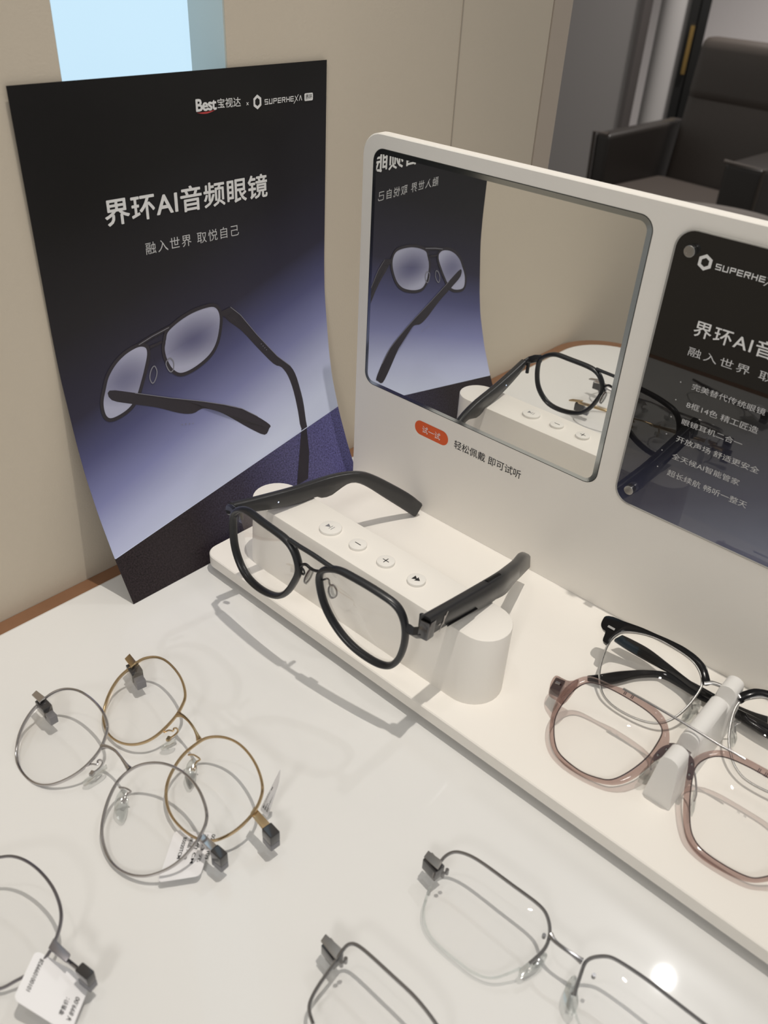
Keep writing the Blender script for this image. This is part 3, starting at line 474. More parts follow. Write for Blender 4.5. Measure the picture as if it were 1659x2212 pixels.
# mirror
P = rrect(0.0090, 0.0755, 0.1815, 0.2187, 0.0072, 8); c0 = V((0.0953, 0, 0.147))
def inset(P, d, x0, z0, x1, z1, r): return rrect(x0 + d, z0 + d, x1 - d, z1 - d, max(0.001, r - d), 8)
m_ = MB(); G0 = rrect(0.0086, 0.0751, 0.1819, 0.2191, 0.0076, 8); m_.loft([[V((x, -0.00012, z)) for x, z in G0], [V((x, -0.00002, z)) for x, z in G0]]); seat = part('mirror', m_, MGAP, t, smooth=0)
I2 = inset(P, 0.0024, 0.0090, 0.0755, 0.1815, 0.2187, 0.0072)
m_ = MB(); m_.loft([[V((x, -0.00016, z)) for x, z in P], [V((x, -0.0005, z)) for x, z in I2]], caps=False); part('bevel', m_, MMIRB, seat, smooth=0, label='bevelled glass edge')
m_ = MB(); m_.add([V((x, -0.0005, z)) for x, z in I2], [tuple(range(len(I2)))]); part('mirror_glass', m_, MMIR, seat, smooth=0)
# information panel behind clear acrylic
def panel_mat():
    m = bpy.data.materials.new('panel_print'); m.use_nodes = True; nt = m.node_tree; b = nt.nodes['Principled BSDF']
    tc = nt.nodes.new('ShaderNodeTexCoord'); sp = nt.nodes.new('ShaderNodeSeparateXYZ'); nt.links.new(tc.outputs['Object'], sp.inputs[0])
    a = nt.nodes.new('ShaderNodeMath'); a.operation = 'MULTIPLY_ADD'; a.inputs[1].default_value = -0.55
    nt.links.new(sp.outputs['X'], a.inputs[0]); nt.links.new(sp.outputs['Z'], a.inputs[2])
    mr = nt.nodes.new('ShaderNodeMapRange'); mr.inputs['From Min'].default_value = 0.055; mr.inputs['From Max'].default_value = 0.125; nt.links.new(a.outputs[0], mr.inputs[0])
    rp = nt.nodes.new('ShaderNodeValToRGB'); e = rp.color_ramp.elements; e[0].position = 0; e[0].color = (*lin(112, 117, 138), 1); e[1].position = 1; e[1].color = (*lin(22, 21, 21), 1)
    k = e.new(0.45); k.color = (*lin(62, 64, 84), 1)
    nt.links.new(mr.outputs[0], rp.inputs[0]); nt.links.new(rp.outputs[0], b.inputs['Base Color'])
    b.inputs['Roughness'].default_value = 0.012; b.inputs['Specular IOR Level'].default_value = 0.75; return m
# object space of the panel equals world minus the stand's base, so shift the ramp by it
p_ = MB(); P = rrect(0.1945, 0.0752, 0.3670, 0.2180, 0.0085, 8); p_.loft([[V((x, -0.0014, z)) for x, z in P], [V((x, -0.00002, z)) for x, z in P]])
PM = panel_mat(); panel = part('information_panel', p_, PM, t, smooth=0)
for nd in PM.node_tree.nodes:
    if nd.type == 'MAP_RANGE':
        nd.inputs['From Min'].default_value = 0.055 + 0.55 * 0.19 - T - 0.128; nd.inputs['From Max'].default_value = 0.125 + 0.55 * 0.19 - T - 0.118
p_ = MB(); p_.tube([V((x, -0.0012, z)) for x, z in rrect(0.1941, 0.0748, 0.3674, 0.2184, 0.0088, 8)], 0.0005, True, 6); part('clear_edge', p_, mat('acrylic_edge', (0.35, 0.34, 0.32), 0.15), panel)
for x, z in ((0.2023, 0.2097), (0.2026, 0.0845), (0.3592, 0.2097), (0.3592, 0.0845)):
    s = MB(); s.cyl((x, -0.0015, z), (x, -0.0045, z), 0.0026, 28); part('stud', s, MCHROME, panel, bevel=0.0003)
fy = lambda y: (lambda a, b, k=0.0: V((a, y - k, b)))
pieces = []
# logo hexagon ring
def hexring(cx_, cz_, r, r2, sq=1.0, rot=0.0):
    o = [(cx_ + r * sq * math.sin(rot + math.pi / 3 * j), cz_ + r * math.cos(rot + math.pi / 3 * j)) for j in range(6)]
    i = [(cx_ + r2 * sq * math.sin(rot + math.pi / 3 * j), cz_ + r2 * math.cos(rot + math.pi / 3 * j)) for j in range(6)]
    return (o + i, [(j, (j + 1) % 6, 6 + (j + 1) % 6, 6 + j) for j in range(6)])
def superhexa(x0, z0, w, h):
    """wide lettering, the X with a long falling stroke, the A without its bar"""
    out = []; n = 9; cw = w / (n + (n - 1) * 0.28); st = cw * 1.28; th = h * 0.17
    def bar(a, b, c, d): out.append(([(a, b), (c, b), (c, d), (a, d)], [(0, 1, 2, 3)]))
    def quad(p): out.append((p, [(0, 1, 2, 3)]))
    for i, ch in enumerate('SUPERHEXA'):
        x = x0 + i * st; X = x + cw; z = z0; Z = z0 + h; mdl = z0 + h / 2
        H = lambda zz: bar(x, zz - th / 2, X, zz + th / 2)
        lft = lambda a, b: bar(x, a, x + th, b); rgt = lambda a, b: bar(X - th, a, X, b)
        if ch == 'S': H(Z - th / 2); H(mdl); H(z + th / 2); lft(mdl, Z); rgt(z, mdl)
        if ch == 'U': lft(z, Z); rgt(z, Z); H(z + th / 2)
        if ch in 'PR': lft(z, Z); H(Z - th / 2); H(mdl); rgt(mdl, Z)
        if ch == 'R': quad([(x + cw * 0.45, mdl), (x + cw * 0.65, mdl), (X, z), (X - th * 1.2, z)])
        if ch == 'E': lft(z, Z); H(Z - th / 2); H(mdl); H(z + th / 2)
        if ch == 'H': lft(z, Z); rgt(z, Z); H(mdl)
        if ch == 'X':
            quad([(x, Z), (x + th * 1.1, Z), (X, z), (X - th * 1.1, z)]); quad([(x - cw * 0.35, z - h * 0.45), (x - cw * 0.35 + th, z - h * 0.45), (X + cw * 0.25, Z + h * 0.2), (X + cw * 0.25 - th, Z + h * 0.2)])
        if ch == 'A': quad([(x, z), (x + th * 1.1, z), (x + cw / 2 + th / 2, Z), (x + cw / 2 - th / 2, Z)]); quad([(X - th * 1.1, z), (X, z), (x + cw / 2 + th / 2, Z), (x + cw / 2 - th / 2, Z)])
    return out
F = fy(-0.00155)
lettering('printed_logo', [hexring(0.2094, 0.2061, 0.0036, 0.0020, 0.98)] + superhexa(0.2145, 0.2044, 0.0285, 0.0026), F, MWHT, panel)
lettering('printed_title', heavier(plane_text('界环AI音频眼镜', 0.2126, 0.1733, 0.066, 0.0075, 0.0, 1.12), 0.00007), F, MWHT, panel)
lettering('printed_subtitle', [plane_text('融入世界 取悦自己', 0.2127, 0.1634, 0.063, 0.0044, 0.0, 1.25)], F, MWHT2, panel)
bl = [('完美替代传统眼镜', 148.1, 44.0), ('8框14色 精工匠造', 138.2, 42.0), ('眼镜耳机二合一', 129.0, 36.0), ('开放声场 舒适更安全', 119.8, 46.0), ('全天候AI智能管家', 110.2, 42.0), ('超长续航 畅听一整天', 100.6, 46.0)]
BUL = D['board']['bul']
for k, (s, zz, wd) in enumerate(bl):
    q = BUL[k]; x0, z0 = q[0]; x1 = q[1][0]; hh = q[2][1] - q[0][1]
    dot = MB(); 
    pcs = [plane_text(s, x0 / 1000, z0 / 1000, (x1 - x0) / 1000, hh / 1000 * 1.02)]
    dv = [(q[3][0] / 1000 + 0.00032 * math.cos(a), q[3][1] / 1000 + 0.00032 * math.sin(a)) for a in [math.pi / 4 * j for j in range(8)]]; pcs.append((dv, [tuple(range(8))]))
    lettering('printed_line', pcs, F, MWHT2, panel)
# lettering on the white board under the mirror
F = fy(-0.00012)
p_ = MB(); 
def pill(x0, z0, x1, z1): return rrect(x0, z0, x1, z1, (z1 - z0) / 2 * 0.98, 10)
P = pill(0.0536, 0.0558, 0.0806, 0.0656); p_.add([F(x, z) for x, z in P], [tuple(range(len(P)))]); pl = part('orange_pill', p_, MORNG, t, smooth=0, recalc=False)
lettering('printed_word', [plane_text('试一试', 0.0598, 0.0582, 0.0146, 0.0048)], fy(-0.00022), MWHT, pl)
lettering('printed_slogan', [plane_text('轻松佩戴 即可试听', 0.0855, 0.0578, 0.0498, 0.0058, 0.004)], F, MINK, t)
# ================================================================ BUTTON CONSOLE
def stadium(x0, x1, y0, y1, n=16):
    r = (y1 - y0) / 2; yc = (y0 + y1) / 2; P = []
    for j in range(n + 1): q = math.radians(-90 + 180 * j / n); P.append((x1 - r + r * math.cos(q), yc + r * math.sin(q)))
    for j in range(n + 1): q = math.radians(90 + 180 * j / n); P.append((x0 + r + r * math.cos(q), yc + r * math.sin(q)))
    return P
t = thing('button_console', 'white pill-shaped console with four round buttons, under the black glasses', 'console', (0.11, -0.1, 0))
b = MB(); rr = [(0.0, 0.0186, 0.2002, -0.1166, -0.0838), (0.0414, 0.0190, 0.1998, -0.1134, -0.0844), (0.0418, 0.0192, 0.1996, -0.1132, -0.0846), (0.042, 0.0197, 0.1991, -0.1127, -0.0851)]
b.loft([[V((x, y, z)) for x, y in stadium(a, c, d_, e_)] for z, a, c, d_, e_ in rr]); part('body', b, MW, t, smooth=40)
ICON = {'play': [[(-0.55, 0.30), (-0.55, -0.30), (-0.02, 0)], [(0.0, -0.32), (0.07, -0.32), (0.07, 0.32), (0.0, 0.32)], [(0.28, -0.32), (0.35, -0.32), (0.35, 0.32), (0.28, 0.32)]],
        'minus': [[(-0.42, -0.052), (0.42, -0.052), (0.42, 0.052), (-0.42, 0.052)]],
        'plus': [[(-0.42, -0.052), (0.42, -0.052), (0.42, 0.052), (-0.42, 0.052)], [(-0.052, 0.052), (0.052, 0.052), (0.052, 0.40), (-0.052, 0.40)], [(-0.052, -0.40), (0.052, -0.40), (0.052, -0.052), (-0.052, -0.052)]],
        'next': [[(-0.42, 0.36), (-0.42, -0.36), (0.02, -0.05), (0.02, 0.05)], [(-0.02, 0.36), (-0.02, -0.36), (0.48, 0.0)]]}
for k, (x, r, ic) in enumerate(((0.0788, 0.0064, 'play'), (0.1000, 0.0050, 'minus'), (0.1206, 0.0050, 'plus'), (0.1421, 0.0050, 'next'))):
    b = MB(); rings = []
    for q, z in ((1.0, 0.04202), (1.0, 0.0432), (0.97, 0.0435), (0.92, 0.0436)): rings.append([V((x + r * q * math.cos(a), -0.0998 + r * q * math.sin(a), z)) for a in [2 * math.pi * j / 40 for j in range(40)]])
    b.loft(rings); bt = part('button', b, MWB, t, smooth=40)
    i_ = MB()
    for poly in ICON[ic]:
        s = 0.0050 * (1.0 if ic != 'play' else 1.05); i_.add([V((x + a * s, -0.0998 + c * s, 0.04366)) for a, c in poly], [tuple(range(len(poly)))])
    part('icon', i_, MINK if ic != 'play' else MINKG, bt, smooth=0, recalc=False)
# ================================================================ POSTER
t = thing('poster', 'dark printed poster of a pair of glasses, bent and leaning on the beige wall', 'poster', (-0.02, -0.085, T))
PR = [(a / 1000, b / 1000) for a, b in D['poster']['prof']]; PL = D['poster']['len'] / 1000; PN = len(PR)
def psurf(u, s, off=0.0):
    """point on the bent sheet: u along its width, s up along the sheet"""
    k = max(0, min(PN - 1.0001, s / PL * (PN - 1))); i = int(k); f = k - i; a, b = PR[i], PR[i + 1]
    tx, tz = b[0] - a[0], b[1] - a[1]; L = math.hypot(tx, tz); nx, nz = tz / L, -tx / L
    return V((a[0] + tx * f + nx * off, -0.182 + u, a[1] + tz * f + nz * off))
def poster_mat():
    m = bpy.data.materials.new('poster_print'); m.use_nodes = True; nt = m.node_tree; b = nt.nodes['Principled BSDF']; N = nt.nodes.new; L = nt.links.new
    uvn = N('ShaderNodeUVMap'); uvn.uv_map = 'print'; sp = N('ShaderNodeSeparateXYZ'); L(uvn.outputs[0], sp.inputs[0])
    def ma(op, a, b_=None, c=None):
        n = N('ShaderNodeMath'); n.operation = op
        for i, q in enumerate((a, b_, c)):
            if q is None: continue
            if isinstance(q, (int, float)): n.inputs[i].default_value = q
            else: L(q, n.inputs[i])
        return n.outputs[0]
    u, s = sp.outputs['X'], sp.outputs['Y']             # in units of 0.1 m
    split = ma('MULTIPLY_ADD', u, 0.152, 0.292)
    d = ma('SUBTRACT', s, split)
    un = ma('DIVIDE', u, 1.92)
    dd = ma('SUBTRACT', d, ma('MULTIPLY', ma('SUBTRACT', un, 0.5), 0.34))
    rp = N('ShaderNodeValToRGB'); L(ma('DIVIDE', dd, 2.0), rp.inputs[0]); e = rp.color_ramp.elements
    e[0].position = 0; e[0].color = (*lin(198, 206, 230), 1); e[1].position = 1; e[1].color = (*lin(20, 18, 18), 1)
    for p, c in ((0.12, (178, 184, 216)), (0.24, (130, 134, 178)), (0.37, (84, 86, 126)), (0.50, (50, 48, 66)), (0.72, (34, 32, 38))): k = e.new(p); k.color = (*lin(*c), 1)
    lo = N('ShaderNodeValToRGB'); L(un, lo.inputs[0]); e = lo.color_ramp.elements; e[0].position = 0; e[0].color = (*lin(40, 33, 36), 1); e[1].position = 1; e[1].color = (*lin(88, 86, 136), 1)
    for p, c in ((0.28, (42, 36, 40)), (0.5, (52, 48, 66)), (0.72, (74, 72, 108))): k = e.new(p); k.color = (*lin(*c), 1)
    nz = N('ShaderNodeTexNoise'); nz.inputs['Scale'].default_value = 95; nz.inputs['Detail'].default_value = 3; L(uvn.outputs[0], nz.inputs['Vector'])
    gr = N('ShaderNodeMixRGB'); gr.blend_type = 'MULTIPLY'; gr.inputs[0].default_value = 0.8; L(lo.outputs[0], gr.inputs[1]); cr = N('ShaderNodeValToRGB'); cr.color_ramp.elements[0].position = 0.3; cr.color_ramp.elements[0].color = (.3, .3, .3, 1); cr.color_ramp.elements[1].position = 0.7; cr.color_ramp.elements[1].color = (1.7, 1.7, 1.7, 1); L(nz.outputs['Fac'], cr.inputs[0]); L(cr.outputs[0], gr.inputs[2])
    mx = N('ShaderNodeMixRGB'); L(ma('GREATER_THAN', d, 0.0), mx.inputs[0]); L(gr.outputs[0], mx.inputs[1]); L(rp.outputs[0], mx.inputs[2])
    L(mx.outputs[0], b.inputs['Base Color']); b.inputs['Roughness'].default_value = 0.34; b.inputs['Specular IOR Level'].default_value = 0.35; return m
NU, NS, PW = 24, 60, 0.1915
me = bpy.data.meshes.new('sheet'); vs = []; fs = []; uvs = []
for side, off in ((0, 0.0), (1, -0.0003)):
    k = len(vs)
    for j in range(NS + 1):
        for i in range(NU + 1):
            u, s = PW * i / NU, PL * j / NS; p = psurf(u, s, off)
            vs.append(p - V((-0.02, -0.085, T))); uvs.append((u * 10, s * 10))
    for j in range(NS):
        for i in range(NU):
            a = k + j * (NU + 1) + i; q = (a, a + 1, a + NU + 2, a + NU + 1); fs.append(q if side == 0 else q[::-1])
k = (NS + 1) * (NU + 1)
for j in range(NS):
    for i in (0, NU): a = j * (NU + 1) + i; b_ = a + NU + 1; fs.append((a, b_, b_ + k, a + k) if i == 0 else (a, a + k, b_ + k, b_))
for i in range(NU):
    for j in (0, NS): a = j * (NU + 1) + i; fs.append((a, a + k, a + 1 + k, a + 1) if j == 0 else (a, a + 1, a + 1 + k, a + k))
me.from_pydata(vs, [], fs); uvl = me.uv_layers.new(name='print')
for l in me.loops: uvl.data[l.index].uv = uvs[l.vertex_index]
me.materials.append(poster_mat()); me.shade_smooth()
try: me.set_sharp_from_angle(angle=0.7)
except Exception: pass
sheet = bpy.data.objects.new('sheet', me); COL.objects.link(sheet); sheet.parent = t
def pmap(off): return lambda u, s, k=0.0: psurf(u, s, off + k)
PD = D['poster']
def skewed(vs, fs, x0, y0, dx, dy, w):
    """tilt a line of lettering so that it climbs dy over its width w"""
    return [(x, y + (x - x0) / w * dy) for x, y in vs], fs
def block(key, txt, bold=0.0, sp=1.0):
    a, b, c, d_ = [(p[0] / 1000, p[1] / 1000) for p in PD[key]]; w = b[0] - a[0]; h = ((c[1] - a[1]) + (d_[1] - b[1])) / 2
    v, f = plane_text(txt, a[0], a[1], w, h, bold, sp); return skewed(v, f, a[0], a[1], w, b[1] - a[1], w)
lettering('printed_title', heavier(block('title', '界环AI音频眼镜', 0.0, 1.05), 0.00026), pmap(0.00012), MWHT, t)
lettering('printed_subtitle', [block('sub', '融入世界 取悦自己', 0.0, 1.2)], pmap(0.00012), MWHT2, t)
hx = PD['hex']; hc = (139.1 / 1000, 258.0 / 1000)
sp_ = PD['sup']; lg = [*heavier(block('best', 'Best', 0.0, 0.92), 0.00025), block('bao', '宝视达', 0.004, 1.0), plane_text('×', 0.1314, 0.2569, 0.0016), hexring(hc[0], hc[1], 0.0037, 0.0021, 0.86)]
lg += superhexa(0.1442, 0.2562, 0.0278, 0.0027)
x0, z0, x1, z1 = 0.1738, 0.2556, 0.1804, 0.2596; q = rrect(x0, z0, x1, z1, 0.0007, 4); lg.append((q, [tuple(range(len(q)))]))
lgo = lettering('printed_logo', lg, pmap(0.00012), MWHT, t)
lettering('printed_badge_word', [plane_text('界环', x0 + 0.0008, z0 + 0.0008, 0.0050, 0.0025)], pmap(0.00045), MINK, lgo)
sw = [(0.0985 + 0.0122 * k / 12, 0.2562 + 0.0004 * k / 12 - 0.0011 * math.sin(math.pi * k / 12)) for k in range(13)]; sw2 = [(0.0985 + 0.0122 * k / 12, 0.2562 + 0.0004 * k / 12 - 0.0002 * math.sin(math.pi * k / 12)) for k in range(13)][::-1]
lettering('printed_swoosh', [(sw + sw2, [tuple(range(26))])], pmap(0.00012), MRED, lgo, label='red swoosh')
# the pictured glasses, printed flat on the sheet
def P2(key): return [V((p[0] / 1000, p[1] / 1000, 0)) for p in PD[key]]
def ribbon(P, w, closed=True):
    n = len(P); o = []; i_ = []
    for k in range(n):
        a = P[(k - 1) % n] if closed or k else P[k]; b = P[(k + 1) % n] if closed or k < n - 1 else P[k]
        d_ = (b - a).normalized(); s = V((-d_.y, d_.x, 0)) * (w / 2); o.append(P[k] + s); i_.append(P[k] - s)
    vs = [(p.x, p.y) for p in o + i_]; m = n if closed else n - 1
    return vs, [(k, (k + 1) % n, n + (k + 1) % n, n + k) for k in range(m)]
def fill(P): return [(p.x, p.y) for p in P], [tuple(range(len(P)))]
MPR = mat('print_charcoal', lin(46, 42, 50), 0.4); MPRL = mat('print_grey', lin(128, 128, 138), 0.4); MPRS = mat('print_shadow', lin(34, 30, 40), 0.4)
def lens_print():
    m = bpy.data.materials.new('print_lens'); m.use_nodes = True; nt = m.node_tree; b = nt.nodes['Principled BSDF']
    tc = nt.nodes.new('ShaderNodeTexCoord'); mp = nt.nodes.new('ShaderNodeMapping'); gr = nt.nodes.new('ShaderNodeTexGradient'); rp = nt.nodes.new('ShaderNodeValToRGB')
    gr.gradient_type = 'SPHERICAL'; mp.inputs['Location'].default_value = (0, -0.55, -0.35); mp.inputs['Scale'].default_value = (1, 1.1, 1.25)
    nt.links.new(tc.outputs['Generated'], mp.inputs[0]); nt.links.new(mp.outputs[0], gr.inputs[0]); nt.links.new(gr.outputs['Fac'], rp.inputs[0])
    e = rp.color_ramp.elements; e[0].position = 0.12; e[0].color = (*lin(176, 178, 202), 1); e[1].position = 0.62; e[1].color = (*lin(84, 84, 122), 1)
    nt.links.new(rp.outputs[0], b.inputs['Base Color']); b.inputs['Roughness'].default_value = 0.34; return m
MPL = lens_print()
RL = cat_closed(P2('rimL')); RR = cat_closed(P2('rimR'))
lettering('printed_shadow', [fill(P2('sh'))], pmap(0.00008), MPRS, t)
lettering('printed_temple', [fill(cat_closed(P2('tR'), 3))], pmap(0.00010), MPR, t)
lettering('printed_lens', [fill(RL)], pmap(0.00014), MPL, t); lettering('printed_lens', [fill(RR)], pmap(0.00014), MPL, t)
lettering('printed_temple', [fill(cat_closed(P2('tL'), 3))], pmap(0.00018), MPR, t)
lettering('printed_frame', [ribbon(RL, 0.0021), ribbon(RR, 0.0021), ribbon(P2('bar1'), 0.0022, False), ribbon(P2('bar2'), 0.0015, False), fill(P2('ep'))], pmap(0.00024), MPR, t)
dots = [([(a / 1000 + 0.0005 * math.cos(q), b_ / 1000 + 0.0003 * math.sin(q)) for q in [math.pi / 3 * j for j in range(6)]], [tuple(range(6))]) for a, b_ in ((66.5, 88.2), (69.0, 87.6), (71.5, 87.0), (74.0, 86.3), (133.6, 119.5), (134.8, 117.8), (136.0, 116.2), (137.2, 114.6))]
lettering('printed_edge_line', [ribbon([V((0.0003, 0.0292, 0)), V((0.095, 0.0436, 0)), V((0.1912, 0.0583, 0))], 0.0005, False)], pmap(0.00006), mat('print_pale_blue', lin(196, 204, 230), 0.4), t)
lettering('printed_highlight', dots + [ribbon([p + V((0.0003, -0.0002, 0)) for p in P2('tL')[1:7]], 0.0004, False), ribbon([p for p in P2('tR')[:5]], 0.0004, False), ribbon(cat_closed(P2('padL')), 0.0007), ribbon(cat_closed(P2('padR')), 0.0007), ribbon(P2('bar1'), 0.0005, False)], pmap(0.0003), MPRL, t)
# ================================================================ BLACK AUDIO GLASSES
def pads(P): return cat_closed(mm(P))
def strip(top, bot, vec, n=40, bev=0.22):
    """solid bar between an upper and a lower edge line, thickened along vec, with eased edges"""
    A = resample(cat_open(top), n, False); B = resample(cat_open(bot), n, False); mb = MB(); R = []; vec = V(vec)
    for a, b in zip(A, B):
        d_ = (b - a); h = d_.length; d_ = d_ / h; e = min(bev * vec.length, h * 0.3); v = vec.normalized() * e
        R.append([a + d_ * e, b - d_ * e, b + v, b + vec - v, b + vec - d_ * e, a + vec + d_ * e, a + vec - v, a + v])
    mb.loft(R); return mb
t = thing('audio_glasses', 'matt black double-bridge glasses with thick temples resting on the white button console', 'glasses', (0.113, -0.14, 0.042))
MD = D['main']
for side in 'LR':
    P = relax(cat_closed(mm(MD['rim' + side])), 3); n = up_normal(P, (0, -1, 0)); mb = MB(); mb.tube(P, 0.00165, True, 12, n, 0.0024); rm = part('rim', mb, MBLK, t)
    c = sum(P, V((0, 0, 0))) / len(P); I = [c + (p - c) * 0.965 for p in P]; part('lens', lens_mb(I, n, 0.0018), MLENS, t)
mb = MB(); P = relax(cat_open(mm(MD['bar'])), 2, False); mb.tube(P, 0.0011, False, 10, (0, -1, 0), 0.0014); part('top_bar', mb, MBLK, t)
mb = MB(); mb.tube(relax(cat_open(mm(MD['bridge'])), 2, False), 0.0008, False, 8); part('bridge', mb, MBLK, t)
for side in 'LR':
    w_ = cat_open(mm(MD['padw' + side])); mb = MB(); k = [0, 0.001, 0.002, 0.003, 0.003]
    w_ = [p + V((0, 0.003 * i / len(w_), 0)) for i, p in enumerate(w_)]; mb.tube(w_, 0.0005, False, 8)
    P = mm(MD['padR']) if side == 'R' else [V((0.1085 + 0.0012 * math.sin(a) , -0.1445 + 0.0030 * math.cos(a), 0.0515 + 0.0052 * math.sin(a + 0.2))) for a in [2 * math.pi * j / 8 for j in range(8)]]
    if side == 'R': P = [p + V((0, 0.0030, 0)) for p in P]
    P = cat_closed(P); n = up_normal(P, (0, -1, 0)); pd = part('nose_pad', lens_mb(P, n, 0.0006, 0.0016), MPAD, t, label='clear nose pad')
    part('pad_arm', mb, MBLK, pd); mb = MB(); c = sum(P, V((0, 0, 0))) / len(P); mb.tube([c + (p - c) * 0.92 for p in P], 0.00045, True, 6); part('pad_ring', mb, MPINKD, pd)
# left temple: its inner face was measured, the outer face lies 5 mm further out
TL = MD['tLtop']; BLn = MD['tLbot']
lt_ = part('temple', strip([mm([TL[0]])[0].lerp(mm([TL[1]])[0], 0.35)] + mm(TL[1:]), [mm([BLn[0]])[0].lerp(mm([BLn[1]])[0], 0.30)] + mm(BLn[1:]), (-0.0046, 0.0006, 0)), MTEMP, t, smooth=50)
mb = MB(); mb.disc((0.0489, -0.1107, 0.0502), 0.00042, (0.115, 1, 0), (0, 0, 1), 12)
mb.v = [V((0.0468 + 0.115 * (v.y + 0.119) + 0.00012, v.y, v.z)) for v in mb.v]; part('indicator_light', mb, MLED, lt_, smooth=0, label='tiny blue-white indicator light')
mb = MB(); a = mm([MD['endL'][0]])[0]; mb.tube([a, mm([MD['endL'][1]])[0] + V((-0.001, 0.001, 0)), V((0.0446, -0.1432, 0.0590)), V((0.0432, -0.1398, 0.0578))], 0.0017, False, 8, (0, 0, 1), 0.0030); ep = part('end_piece', mb, MBLK, t, smooth=20)
mb = MB(); mb.cyl((0.0475, -0.1375, 0.0515), (0.0475, -0.1375, 0.0600), 0.0013, 14); part('hinge_screw', mb, MBLK, ep)
TR = MD['tRtop']; BR = MD['tRbot']
rt_ = part('temple', strip(mm(TR), mm(BR), (-0.0052, -0.0004, 0)), MTEMP, t, smooth=50)
mb = MB(); x_ = 0.1819
def on_rt(y, z): return V((0.1815 - 0.02 * (y + 0.13) + 0.0003, y, z))
for a, b_, w in (((-0.1310, 0.0535), (-0.1255, 0.0625), 0.00042), ((-0.1276, 0.0612), (-0.1282, 0.0562), 0.00050), ((-0.1322, 0.0582), (-0.1304, 0.0579), 0.00045)):
    p, q = on_rt(*a), on_rt(*b_); d_ = (q - p).normalized(); s = V((0, -d_.z, d_.y)) * w; mb.add([p - s, q - s, q + s, p + s], [(0, 1, 2, 3)])
part('emblem', mb, MCHROME, rt_, smooth=0, recalc=False, label='silver slash mark')
mb = MB(); p, q = on_rt(-0.1245, 0.0528), on_rt(-0.1000, 0.0480); mb.tube([p, q], 0.0004, False, 6); part('speaker_slot', mb, MBLKG, rt_)
mb = MB(); mb.tube([V((0.1783, -0.0905, 0.0580)), V((0.1781, -0.0790, 0.0561))], 0.0012, False, 10, (0, 0, 1), 0.0006); part('touch_key', mb, MBLKG, rt_)
mb = MB(); E_ = mm(MD['endR']); mb.tube([E_[0], E_[1], E_[2] + V((0.0005, 0, 0)), V((0.1786, -0.1395, 0.0562))], 0.0021, False, 4, (0, 0, 1), 0.0032); ep = part('end_piece', mb, MBLK, t, smooth=20)
mb = MB(); mb.obox((0.1795, -0.1378, 0.0585), V((0.0026, 0.0004, 0)), V((-0.0003, 0.0030, -0.0006)), V((0, 0.0005, 0.0050))); part('hinge', mb, mat('polished_graphite', (0.13, 0.13, 0.135), 0.12, 1.0), ep, bevel=0.0006, label='polished grey hinge block')
mb = MB(); mb.cyl((0.1752, -0.1365, 0.0560), (0.1752, -0.1365, 0.0632), 0.0013, 14); mb.cyl((0.1752, -0.1365, 0.0632), (0.1752, -0.1365, 0.0637), 0.0013, 14, 0.0006); part('hinge_screw', mb, MBLK, ep)
# ================================================================ FRONTS LYING ON THE GLASS
def quad_plate(Q, thick=0.0012):
    P = mm(Q); n = up_normal(P, (0, 0, 1)); mb = MB(); mb.prism([p for p in P], -n * thick); return mb
def end_left(t, key, m, inward, pins=False):
    """bent end piece of the outer side, standing on a dark hinge block"""
    P = mm(key); c = sum(P, V((0, 0, 0))) / 4; ax = (P[2] + P[3] - P[0] - P[1]); ax.z = 0; ax.normalize(); sd = V((-ax.y, ax.x, 0))
    ep = part('end_piece', quad_plate(key), m, t, bevel=0.0003, smooth=30)
    w = ((P[1] - P[0]).length) / 2; z1 = c.z - 0.0014
    b = MB(); q = c + ax * inward; b.obox((q.x, q.y, z1 - 0.0034), ax * 0.0040, sd * (w * 1.45), V((0, 0, 0.0033))); part('hinge_block', b, MBLOCK, ep, bevel=0.0005)
    if pins:
        for s in (-1, 1):
            b = MB(); q = c + ax * (inward + 0.0068) + sd * (s * w * 0.6); b.cyl(q + V((0, 0, -0.0022)), q + V((0, 0, 0.0008)), 0.0008, 12); part('pin', b, MGUN, ep)
        return ep
    b = MB(); q = c + ax * (inward + 0.0052); b.obox((q.x, q.y, z1 - 0.0060), ax * 0.0030, sd * (w * 1.2), V((0, 0, 0.0026))); part('clasp', b, MBLOCKG, ep, bevel=0.0004, label='grey metal clasp')
    return ep
def end_right(t, key, m, gap=0.0):
    """outer end bar with a dark cube hinge at its tip"""
    P = mm(key); ax = (P[1] + P[2] - P[0] - P[3]); L = ax.length / 2; ax.z = 0; ax.normalize(); sd = V((-ax.y, ax.x, 0)); tip = (P[1] + P[2]) / 2
    ep = part('end_piece', quad_plate(key, 0.0014), m, t, bevel=0.0003, smooth=30); w = (P[1] - P[2]).length / 2
    q = tip + ax * (0.0026 + gap); b = MB(); z1 = tip.z + 0.0004; zm = z1 - 0.0058
    b.obox((q.x, q.y, (z1 + zm) / 2), ax * 0.0032, sd * (w * 1.25), V((0, 0, (z1 - zm) / 2))); hb = part('hinge_block', b, MBLOCK, ep, bevel=0.0007, label='glossy black hinge block')
    if gap: b = MB(); b.tube([tip + V((0, 0, -0.003)) - ax * 0.002, q + V((0, 0, -0.003))], 0.0008, False, 8); part('hinge_arm', b, MGUN, ep)
    b = MB(); b.obox((q.x, q.y, zm - 0.0021), ax * 0.0031, sd * (w * 1.2), V((0, 0, 0.0020))); part('clasp', b, MBLOCKG, ep, bevel=0.0005, label='grey metal clasp')
    return ep
